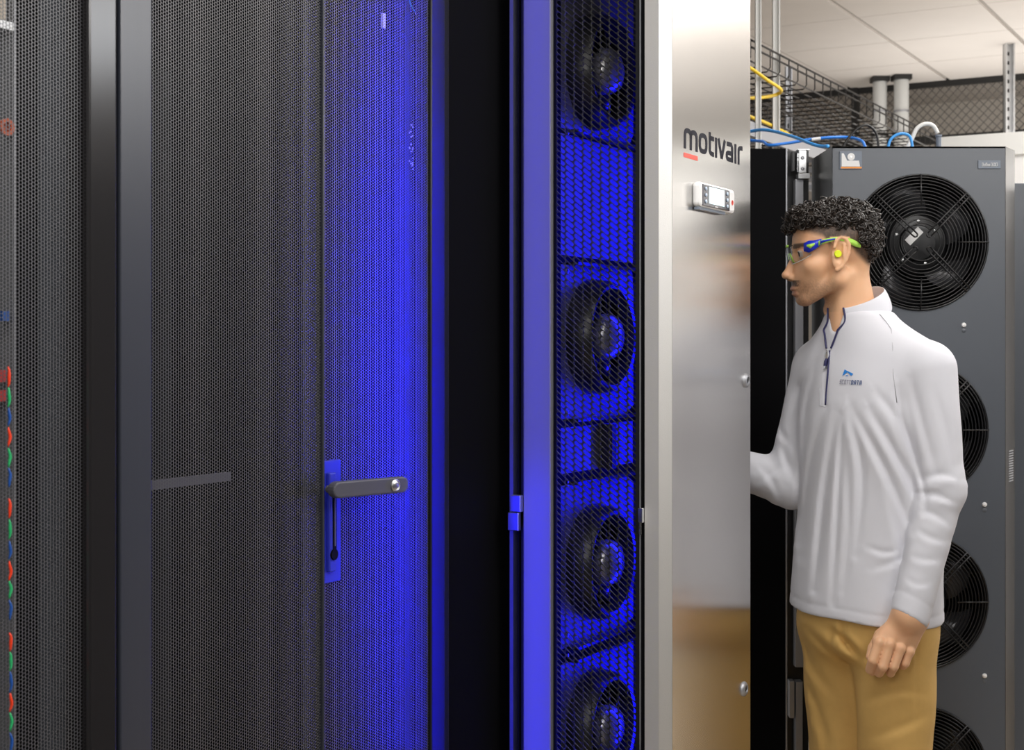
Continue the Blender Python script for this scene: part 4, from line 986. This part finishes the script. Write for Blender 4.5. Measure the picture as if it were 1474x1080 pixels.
SHIRT_FOLDS = [([(1206,592),(1188,700),(1172,850)],.0070,6), ([(1213,598),(1207,700),(1198,868)],.0060,5), ([(1222,592),(1240,680),(1232,800)],.0060,6), ([(1226,585),(1275,680),(1312,765)],.0060,6),
    ([(1252,590),(1292,660),(1322,720)],.0065,6), ([(1186,590),(1164,680),(1152,800)],.0060,6), ([(1160,620),(1150,700),(1148,780)],.0045,5), ([(1185,495),(1152,560),(1136,610)],.0045,6), ([(1176,520),(1160,590),(1158,640)],.0040,5),
    ([(1262,565),(1288,600),(1300,640)],.0045,6), ([(1248,788),(1272,796),(1296,792)],.0030,4), ([(1255,820),(1280,812),(1300,800)],.0025,5), ([(1278,700),(1300,790),(1290,850)],.0045,7), ([(1218,640),(1222,760),(1212,850)],.0040,6),
    ([(1296,600),(1318,660),(1331,712),(1330,742)],.0050,4),
    ([(1312,545),(1330,620),(1348,682)],.0045,6), ([(1292,560),(1300,610),(1312,650)],.0040,5), ([(1330,690),(1356,684),(1380,690)],.0045,5), ([(1328,712),(1350,714),(1376,724)],.0045,5), ([(1326,735),(1346,742),(1366,756)],.0040,5),
    ([(1320,762),(1338,774),(1360,780)],.0035,5), ([(1312,800),(1330,806),(1352,806)],.0030,5), ([(1345,560),(1362,620),(1372,680)],.0035,6), ([(1304,832),(1322,842),(1340,838)],.0022,4),
    ([(1126,640),(1132,662),(1142,690)],.0050,5), ([(1084,700),(1106,684),(1132,668)],.0030,5), ([(1092,668),(1110,690),(1122,716)],.0035,5), ([(1118,600),(1126,625),(1136,640)],.0035,5)]
TROUSER_FOLDS = [([(1240,950),(1218,925),(1188,900)],.0080,5), ([(1236,962),(1200,942),(1160,905)],.0075,5), ([(1214,890),(1212,912),(1222,934)],.0060,5), ([(1246,945),(1262,962),(1270,985)],.0060,5), ([(1150,915),(1172,965),(1200,1000)],.0070,6),
    ([(1158,975),(1180,1030),(1196,1075)],.0060,5), ([(1168,1020),(1184,1060),(1192,1100)],.0055,5), ([(1250,1010),(1290,995),(1330,1000)],.0035,6), ([(1245,1065),(1290,1050),(1335,1030)],.0040,7), ([(1320,880),(1319,960),(1318,1060)],.0024,2.5), ([(1258,890),(1275,905),(1284,925)],.0035,5)]
def f_torso(p, grow=0.0):
    z = p[:,2]; dx = p[:,0]-tcen(z); dy = p[:,1]-DM
    l = dx*BL[0]+dy*BL[1]; f = dx*BF[0]+dy*BF[1]
    w = np.interp(z, ZF, TWs)+grow; d = np.interp(z, ZF, TDs)+grow
    e = 2.25; r = (np.abs(l/w)**e+np.abs(f/d)**e)**(1/e)
    return (r-1)*np.minimum(w, d)*0.95, l, f
def segt(p, a, b): ab = b-a; return ((p-a)@ab)/(ab@ab)
HEMZ = CAMZ-(880-HY)*MM
def sleeve(p, a, b, c, rr, left):
    m = MM
    t1 = segt(p, a, b); t2 = segt(p, b, c)
    s_ = smin(cap(p, a, b, rr[0]*m, rr[1]*m), cap(p, b, c, rr[1]*m, rr[2]*m), 0.02)
    ax = p-b; tt = np.where(t1 < 1, t1, 1+t2); sd = ax[:,0]/0.05
    cr = np.exp(-((tt-1.05)/0.30)**2)*np.sin(tt*36+sd*2.8+ax[:,1]*18)
    cr += 0.6*np.exp(-((tt-1.62)/0.26)**2)*np.sin(tt*27-sd*2.8)
    cr += 0.9*np.exp(-((tt-0.42)/0.26)**2)*np.sin((ax[:,0]*0.9+0.45*ax[:,2])*78+1.0)
    s_ = s_-0.0008*cr
    n = (c-b)/np.linalg.norm(c-b)
    if left: n = n+np.array((-0.34, -0.05, -0.05)); n /= np.linalg.norm(n)
    h = (p-c)@n
    s_ = s_+0.0012*np.exp(-(np.abs(h+0.030)/0.003)**2)*(nrm(p-c) < 0.1)
    return smax(s_, h-0.008, 0.003)
def px_l(p): return CX+p[:,0]/p[:,1]*FPX
def f_shirt(p):
    m = MM; z = p[:,2]
    d, l, f = f_torso(p)
    py = HY+(CAMZ-z)/m
    th = np.arctan2(l, f)
    drape = sst(py, 540, 720)
    rid = lambda x: 1-2*np.abs(np.sin(x*0.5))**0.8          # sharp valleys between rounded folds
    fold = np.sin(th*7.0+0.9*np.sin(py/70.)+(py-560)/120.)*0.55+np.sin(th*4.2+(py)/52.)*0.35
    d = d-0.0022*drape*fold
    d = d+0.003*np.exp(-((px_l(p)-1189)/2.2)**2)*sst(py,515,525)*(1-sst(py,580,592))*(f > 0)
    for a, s in ((SL, 1), (SR, -1)):
        d = smin(d, cap(p, Q(1243,476,-10*s), a+np.array((0,0,0.004)), 0.050, 0.054), 0.045)
    hz = HEMZ+0.010*np.clip((-l)/0.17, -1, 1)+0.003*np.sin(th*3)
    d = smax(d, hz-z, 0.004)
    d = d+0.0011*np.exp(-(np.abs(z-(hz+0.024))/0.003)**2)
    d = smin(d, sleeve(p, SL, EL, WL, (41, 33, 26), True), 0.006)
    d = smin(d, sleeve(p, SR, ER, WR, (41, 34, 27), False), 0.012)
    k = (p[:,1] < DM+0.10) & (np.abs(d) < 0.05)
    if k.any(): d[k] += folds(p[k], SHIRT_FOLDS)
    nk = cap(p, Q(1222,420), Q(1228,466), 0.060, 0.050); d = smax(d, -nk, 0.006)
    vn = cap(p, Q(1202,440,-22), Q(1194.0,502,-40), 17*m, 1.2*m); d = smax(d, -vn, 0.003)
    d = smax(d, z-(CAMZ-(448-HY)*m), 0.01)
    return d
# --- trousers ----------------------------------------------------------------
def f_trousers(p):
    m = MM; z = p[:,2]; py = HY+(CAMZ-z)/m
    d, l, f = f_torso(p, -0.015); d = smax(d, z-(CAMZ-(845-HY)*m), 0.004); d = smax(d, (CAMZ-(955-HY)*m)-z, 0.09)
    for i, (h_, k_, a_) in enumerate(zip(HIP, KNE, ANK)):
        q = cap(p, h_, k_, 0.089, 0.070); q = smin(q, cap(p, k_, a_, 0.070, 0.058), 0.03)
        c = h_+(k_-h_)*np.clip(segt(p, h_, k_), 0, 1)[:,None]; e = p-c; ang = np.arctan2(e[:,0], -e[:,1])
        wr = 0.0020*np.sin(ang*3.2+py/24.+i*2.4)*np.exp(-((py-965)/75.)**2)+0.0020*np.sin(ang*2.6-py/36.+i)*sst(py, 960, 1080)
        q = q-wr
        d = smin(d, q, 0.022)
    gx = 0.0045*np.exp(-((l-0.01+(py-900)*0.0003)/0.008)**2)*sst(py, 880, 900)*(1-sst(py, 930, 970))*(f > 0)
    d = d+gx
    k = (p[:,1] < DM+0.05) & (np.abs(d) < 0.05)
    if k.any(): d[k] += folds(p[k], TROUSER_FOLDS)
    d = smax(d, 0.075-z, 0.004)
    return d
def f_shoes(p):
    d = np.full(len(p), 1.0)
    for a_ in ANK:
        b = a_.copy(); b[2] = 0.045; R = np.stack([BF, BL, (0,0,1)], 1)
        q = ell(p, b+BF*0.075, (0.145, 0.050, 0.048), R); q = smin(q, cap(p, b, a_+np.array((0,0,0.0)), 0.042, 0.044), 0.03)
        q = smax(q, 0.001-p[:,2], 0.004); q = smax(q, p[:,2]-0.115, 0.004); d = np.minimum(d, q)
    return d
man = thing('person', 'man in pale grey zip pullover and khaki trousers wearing safety glasses, facing the steel door', 'person', (Q(1254,0)[0], DM, 0))
def sdf_obj(name, f, lo, hi, h, m, parent, lip=1.6):
    V, F = surface_nets(f, lo, hi, h, lip=lip); me = np_mesh(name, V-OFF[parent.name], F); o = link_mesh(name, me, m, parent, smooth=True); return o, V
xa, xb = Q(960,0,86)[0], Q(1420,0,-100)[0]
body, BV = sdf_obj('body', f_body, (xa, 2.82, 0.0), (xb, 3.46, 1.85), 0.0027, M['skin'], man)
# colour of the skin: stubble, cropped sides, lips, brows, eyes
def px_of(V): return CX+V[:,0]/V[:,1]*FPX, HY-(V[:,2]-CAMZ)/V[:,1]*FPX
hx = CX+BV[:,0]/MM; hy = HY-(BV[:,2]-CAMZ)/MM; hl = np.abs(BV[:,1]-DM)/MM
skin = np.array((0.74, 0.425, 0.245)); colr = np.tile(skin, (len(BV), 1))
def blend(mask, c): global colr; mask = np.clip(mask, 0, 1)[:,None]; colr = colr*(1-mask)+np.array(c)*mask
head = (hy < 480) & (hx > 1100)
rn = RNG.random(len(BV))
blend(head*0.30*sst(hx, 1180, 1150)*(hy < 445), (0.60, 0.30, 0.165))
stub = sst(hy, 392+0*hx, 418)*(hy < 450)*sst(-hx, -1205, -1180)+ (sst(-np.abs(hx-1140), -10, -5)*(np.abs(hy-409) < 4.5))
blend(head*stub*(0.30+0.25*rn), (0.06, 0.035, 0.025))
blend(head*((np.abs(hy-408.5) < 3.4) & (hx < 1150) & (hx > 1133) & (hl < 15))*0.75, (0.03, 0.018, 0.012))      # moustache
blend(head*((hy > 413) & (hy < 427) & (hx < 1147) & (hl < 12))*0.45, (0.38, 0.15, 0.11))                        # lips
blend(head*((np.abs(hy-(355-(hx-1145)*0.10)) < 3.2) & (hx < 1168) & (hl > 5) & (hl < 36))*0.85, (0.025, 0.016, 0.012))  # brows
blend(head*((hx < 1150.5) & (np.abs(hy-367) < 4.5) & (np.abs(hl-21) < 8) & (hx > 1143))*0.85, (0.55, 0.52, 0.50))
blend(head*((hx < 1147.6) & (np.abs(hy-367) < 3.6) & (np.abs(hl-21) < 4))*1.0, (0.02, 0.012, 0.01))
# hair line on the sides: cropped hair darkening upwards
line = np.interp(hx, [1140,1152,1160,1176,1184,1196,1206,1222,1238,1252,1270], [322,334,338,343,356,346,345,366,378,384,386])
earm = ((np.abs(hx-1198) < 14) & (hl > 47) & (hy > 345))
fade = sst(line-hy, -6, 5)*(~earm)
blend(head*fade*(0.86+0.12*rn), (0.030, 0.020, 0.016))
ca = body.data.color_attributes.new('col', 'FLOAT_COLOR', 'POINT'); ca.data.foreach_set('color', np.concatenate([colr, np.ones((len(colr), 1))], 1).astype(np.float32).ravel())
shirt, SV = sdf_obj('pullover', f_shirt, (xa, 2.75, 0.84), (xb+0.05, 3.5, 1.60), 0.0042, M['shirt'], man)
trou, TV = sdf_obj('trousers', f_trousers, (Q(1090,0,80)[0], 2.85, 0.06), (xb, 3.45, 1.0), 0.0052, M['khaki'], man)
shoes, _ = sdf_obj('shoes', f_shoes, (Q(1000,0,90)[0], 2.7, -0.01), (xb+0.1, 3.5, 0.14), 0.006, M['shoe'], man)
# collar: a standing band round the neck, open at the front
cb = MB(); n = 40; ph0, ph1 = math.radians(20), math.radians(338)
rows = []
for k in range(n+1):
    ph = ph0+(ph1-ph0)*k/n; c, s = math.cos(ph), math.sin(ph)
    kf = (1+c)/2                                       # 1 at the front
    cbx, cby = 1236, 458; ctx, cty = 1231, 428
    zb = CAMZ-((cby+26*c)-HY)*MM; zt = CAMZ-((cty+17*c)-HY)*MM
    base = np.array(((cbx-CX)*MM, DM, 0)); topc = np.array(((ctx-CX)*MM, DM, 0))
    rb = BF*c*0.066+BL*s*0.070; rt = BF*c*0.060+BL*s*0.058
    fl = 0.006*kf
    pb = base+rb; pb[2] = zb-0.006; ptp = topc+rt*(1+fl*6); ptp[2] = zt
    mid = (pb+ptp)/2+(BF*c+BL*s)*0.001; mid[2] = (zb+zt)/2
    dirn = (BF*c+BL*s)*0.0035
    rows.append([pb+dirn, mid+dirn, ptp+dirn*0.8, ptp-dirn*0.2, mid-dirn*0.5, pb-dirn*0.5])
vs = [tuple(q) for r in rows for q in r]; fs = []
for k in range(n):
    for j in range(6): a, b = k*6+j, k*6+(j+1)%6; fs.append((a, b, b+6, a+6))
fs += [tuple(range(6)), tuple(n*6+j for j in range(6))[::-1]]
cb.add(vs, fs); co_ = cb.build('collar', M['shirt'], shirt, smooth=True)
md = co_.modifiers.new('sub', 'SUBSURF'); md.levels = 1; md.render_levels = 2
# decals that sit on the pullover
def on_shirt(px, py, off=0.0012):
    p = hit(f_shirt, px, py)
    if p is None: return None
    return p+fnormal(f_shirt, p)*off
def surf_strip(name, pts, w, m, parent, off=0.0015, r=None):
    P = [on_shirt(x, y, off) for x, y in pts]; P = [Vector(p) for p in P if p is not None]
    return MB().tube(P, w, 6).build(name, M[m], parent, smooth=True)
zl_ = [(1192.5+2-6*t, 505+78*t) for t in np.linspace(0, 1, 14)]
surf_strip('zip_line', zl_, 0.0021, 'navy', shirt, 0.0008)
# open zip edges along the collar
for k_, sgn in ((0, 1), (n, -1)):
    r = rows[k_]; pts = [Vector(r[2])+Vector((0,-.002,0)), Vector(r[1])+Vector((0,-.003,0))]
    for t in np.linspace(0.56, 1.0, 6):
        q = on_shirt(1202-8*t+sgn*((17-15.8*t)+2.0), 440+62*t, 0.0025)
        if q is not None: pts.append(Vector(q))
    MB().tube(spline(pts, 4), 0.0021, 6).build('zip_edge', M['navy'], shirt, smooth=True)
zp = Vector(on_shirt(1192.5, 511, 0.004)); zq = Vector(on_shirt(1190, 528, 0.004))
MB().tube([zp+Vector((0,0,0.009)), zp, zp-Vector((0,0,0.010))], [0.0035, 0.0055, 0.004], 8).build('zip_slider', M['chrome'], shirt)
MB().tube([zp-Vector((0.001,0.002,0.008)), zp.lerp(zq, 0.6), zq], [0.0022, 0.0042, 0.0036], 8).build('zip_pull', M['navy'], shirt)
MB().tube([zq+Vector((0,0,0.001)), zq-Vector((0,0,0.004))], [0.0045, 0.0045], 8).build('pull_end', M['chrome'], shirt)
surf_strip('placket_seam', [(1180+0*t, 560+24*t) for t in np.linspace(0,1,4)]+[(1188,586)], 0.0009, 'seam', shirt, 0.0004)
surf_strip('raglan_seam', [(1266,452),(1276,464),(1283,474),(1285,500),(1286,540),(1291,580)], 0.0008, 'seam', shirt, 0.0004)
# chest logo
def decal(name, polys, m, parent):
    b = MB()
    for poly in polys:
        P = [on_shirt(x, y, 0.0013) for x, y in poly]; b.add([tuple(p) for p in P], [tuple(range(len(P)))])
    return b.build(name, M[m], parent)
decal('logo_mark', [[(1213,541.5),(1216.2,532.2),(1220,536),(1216.6,539.2)], [(1216.2,532.2),(1229,538.6),(1225.5,541.5),(1223,538.6),(1220,536)], [(1217.3,541.6),(1219.6,540),(1222,541.6)]], 'logo_blue', shirt)
def word(txt, x0, x1, y0, y1, m, name, slope=0.05):
    # block letters on a 3 x 5 grid, sheared
    G = {'S':[(0,0,3,1),(0,1,1,2),(0,2,3,3),(2,3,3,4),(0,4,3,5)],'C':[(0,0,3,1),(0,1,1,4),(0,4,3,5)],'O':[(0,0,3,1),(0,1,1,4),(2,1,3,4),(0,4,3,5)],'T':[(0,0,3,1),(1,1,2,5)],'D':[(0,0,2.5,1),(0,1,1,4),(2,0.7,3,4.3),(0,4,2.5,5)],'A':[(0.5,0,2.5,1),(0,1,1,5),(2,1,3,5),(1,2.6,2,3.5)]}
    n = len(txt); cw = (x1-x0)/n; polys = []
    for i, ch in enumerate(txt):
        for a, b, c, d in G[ch]:
            def T(u, v): X_ = x0+(i+u/3*0.78)*cw; return (X_+(5-v)/5*1.3, y0+(y1-y0)*v/5+(X_-1209)*slope)
            polys.append([T(a,b), T(a,d), T(c,d), T(c,b)])
    decal(name, polys, m, shirt)
word('SCOTT', 1208.5, 1225, 546.5, 553, 'logo_grey', 'logo_word')
word('DATA', 1225, 1241, 546.5, 553, 'logo_navy', 'logo_word')
# fingernails
# --- glasses -----------------------------------------------------------------
gl = MB(); nA, nB = 18, 6; vs = []
for j in range(nB+1):
    v = j/nB
    for i in range(nA+1):
        u = -1+2*i/nA
        l = 36*math.sin(u*1.25)/math.sin(1.25); fx = 1132.5+ (1-math.cos(u*1.25))*28/(1-math.cos(1.25))*0.82
        hh = 27*(1-0.45*abs(u)**2.2)*(1 - 0.30*max(0, 1-abs(u)/0.22)*1.0)
        y0 = 354.5-abs(u)*0.5; fx2 = fx+ v*v*5
        vs.append(tuple(hp(fx2, y0+hh*v, l)))
fs = [(j*(nA+1)+i, j*(nA+1)+i+1, (j+1)*(nA+1)+i+1, (j+1)*(nA+1)+i) for j in range(nB) for i in range(nA)]
gl.add(vs, fs); glo = gl.build('safety_glasses', M['lens'], man, smooth=True, solid=0.0018)
MB().tube([vs_ for vs_ in [gl.v[nB*(nA+1)+i] for i in range(nA+1)]], 0.0009, 5).build('lens_edge_glint', M['white'], glo, smooth=True)  # white tube stands in for the bright reflection along the lens edge
def ribbon(name, pts, hs, m, parent, t=0.003):
    b = MB(); vs = []
    for (x, y, l), h_ in zip(pts, hs): vs += [tuple(hp(x, y-h_/2, l)), tuple(hp(x, y+h_/2, l))]
    b.add(vs, [(2*i, 2*i+1, 2*i+3, 2*i+2) for i in range(len(pts)-1)]); return b.build(name, M[m], parent, smooth=True, solid=t)
for s in (-1, 1):
    ribbon('frame_end', [(1150,358.5,s*36.5),(1156,358,s*41),(1163,356,s*45.5),(1172,351.5,s*50)], [11,17,13,8], 'gblue', glo)
    ribbon('temple', [(1168,354,s*48.5),(1178,350.5,s*51.8),(1188,348.2,s*53.8),(1196,347.5,s*54.8),(1206,349.5,s*53.5),(1214,352,s*51.5),(1222,355.5,s*50),(1227,358,s*49)], [7,6,5,5,6,8.5,8,4], 'lime', glo)
    ribbon('temple_core', [(1170,352.5,s*50.4),(1180,349.7,s*53.4),(1190,348,s*55.4)], [3.4,2.6,1.8], 'gblue', glo, 0.002)
    ribbon('frame_accent', [(1153,356.6,s*40.6),(1158,357.4,s*43.4),(1163,354.6,s*47)], [2.4,6.5,2.4], 'lime', glo, 0.002)
    ribbon('nose_pad', [(1136,366,s*7),(1138,372,s*8.5),(1141,378,s*10)], [3,7,3], 'lime', glo, 0.002)
ribbon('brow_bar', [(1133,355,-8),(1132.4,355,0),(1133,355,8)], [3.5,3.5,3.5], 'lime', glo, 0.002)
b = MB().tube([hp(1193.5,369,49), hp(1194,369,57)], 5.2*MM, 14).build('earplug', M['plug'], man, bevel=0.0015); 
# --- hair: a cap with many small curls -----------------------------------------
HE = [((1201,329),(63,52,37)), ((1232,347),(31,47,34)), ((1160,321),(25,40,22)), ((1212,321),(44,46,30))]
def f_haircap(p):
    m = MM; d = None
    for (x, y), (a, b_, c) in HE:
        q = ell(p, hp(x, y), (a*m, b_*m, c*m)); d = q if d is None else smin(d, q, 0.012)
    px = CX+p[:,0]/m; py = HY-(p[:,2]-CAMZ)/m
    d = d-0.0055*np.sin(px/5.1+py/6.3)*np.sin(py/5.4)*np.sin(p[:,1]/m/5.2)-0.003*np.sin(px/9.+1)*np.sin(py/8.+p[:,1]/m/9.)
    low = np.interp(px, [1120,1150,1165,1191,1206,1225,1240,1252,1275], [338,328,326,327,333,346,362,377,380])
    d = smax(d, (py-low)*m*0.8, 0.006)
    return d
hair, HV = sdf_obj('hair', f_haircap, (hp(1112,0)[0], DM-0.12, 1.62), (hp(1285,0)[0], DM+0.12, 1.84), 0.0035, M['hair'], man)
cu = MB(); ids = RNG.permutation(len(HV))[:1250]
for q in ids:
    p = HV[q]; g = fnormal(f_haircap, p); nV = Vector(g); tV = nV.orthogonal().normalized(); tV.rotate(Matrix.Rotation(RNG.random()*2*PI, 3, nV)); bV = nV.cross(tV)
    R_ = (2.8+RNG.random()*3.6)*MM; pt = []; turns = 1.0+RNG.random()*0.7; tl = RNG.random()*0.9
    N_ = 11
    for k in range(N_):
        t = k/(N_-1)*turns*2*PI; sc_ = 1-0.35*k/N_
        pt.append(Vector(p)+nV*((k/N_)*7*MM*RNG.uniform(0.85,1.1)*(0.35+tl)-0.002)+tV*math.cos(t)*R_*sc_+bV*math.sin(t)*R_*sc_+nV*math.sin(t)*R_*0.5)
    cu.tube(pt, [0.0016]*(N_-1)+[0.0006], 4)
o = cu.build('curls', M['hair'], hair, smooth=True); o['kind'] = 'stuff'
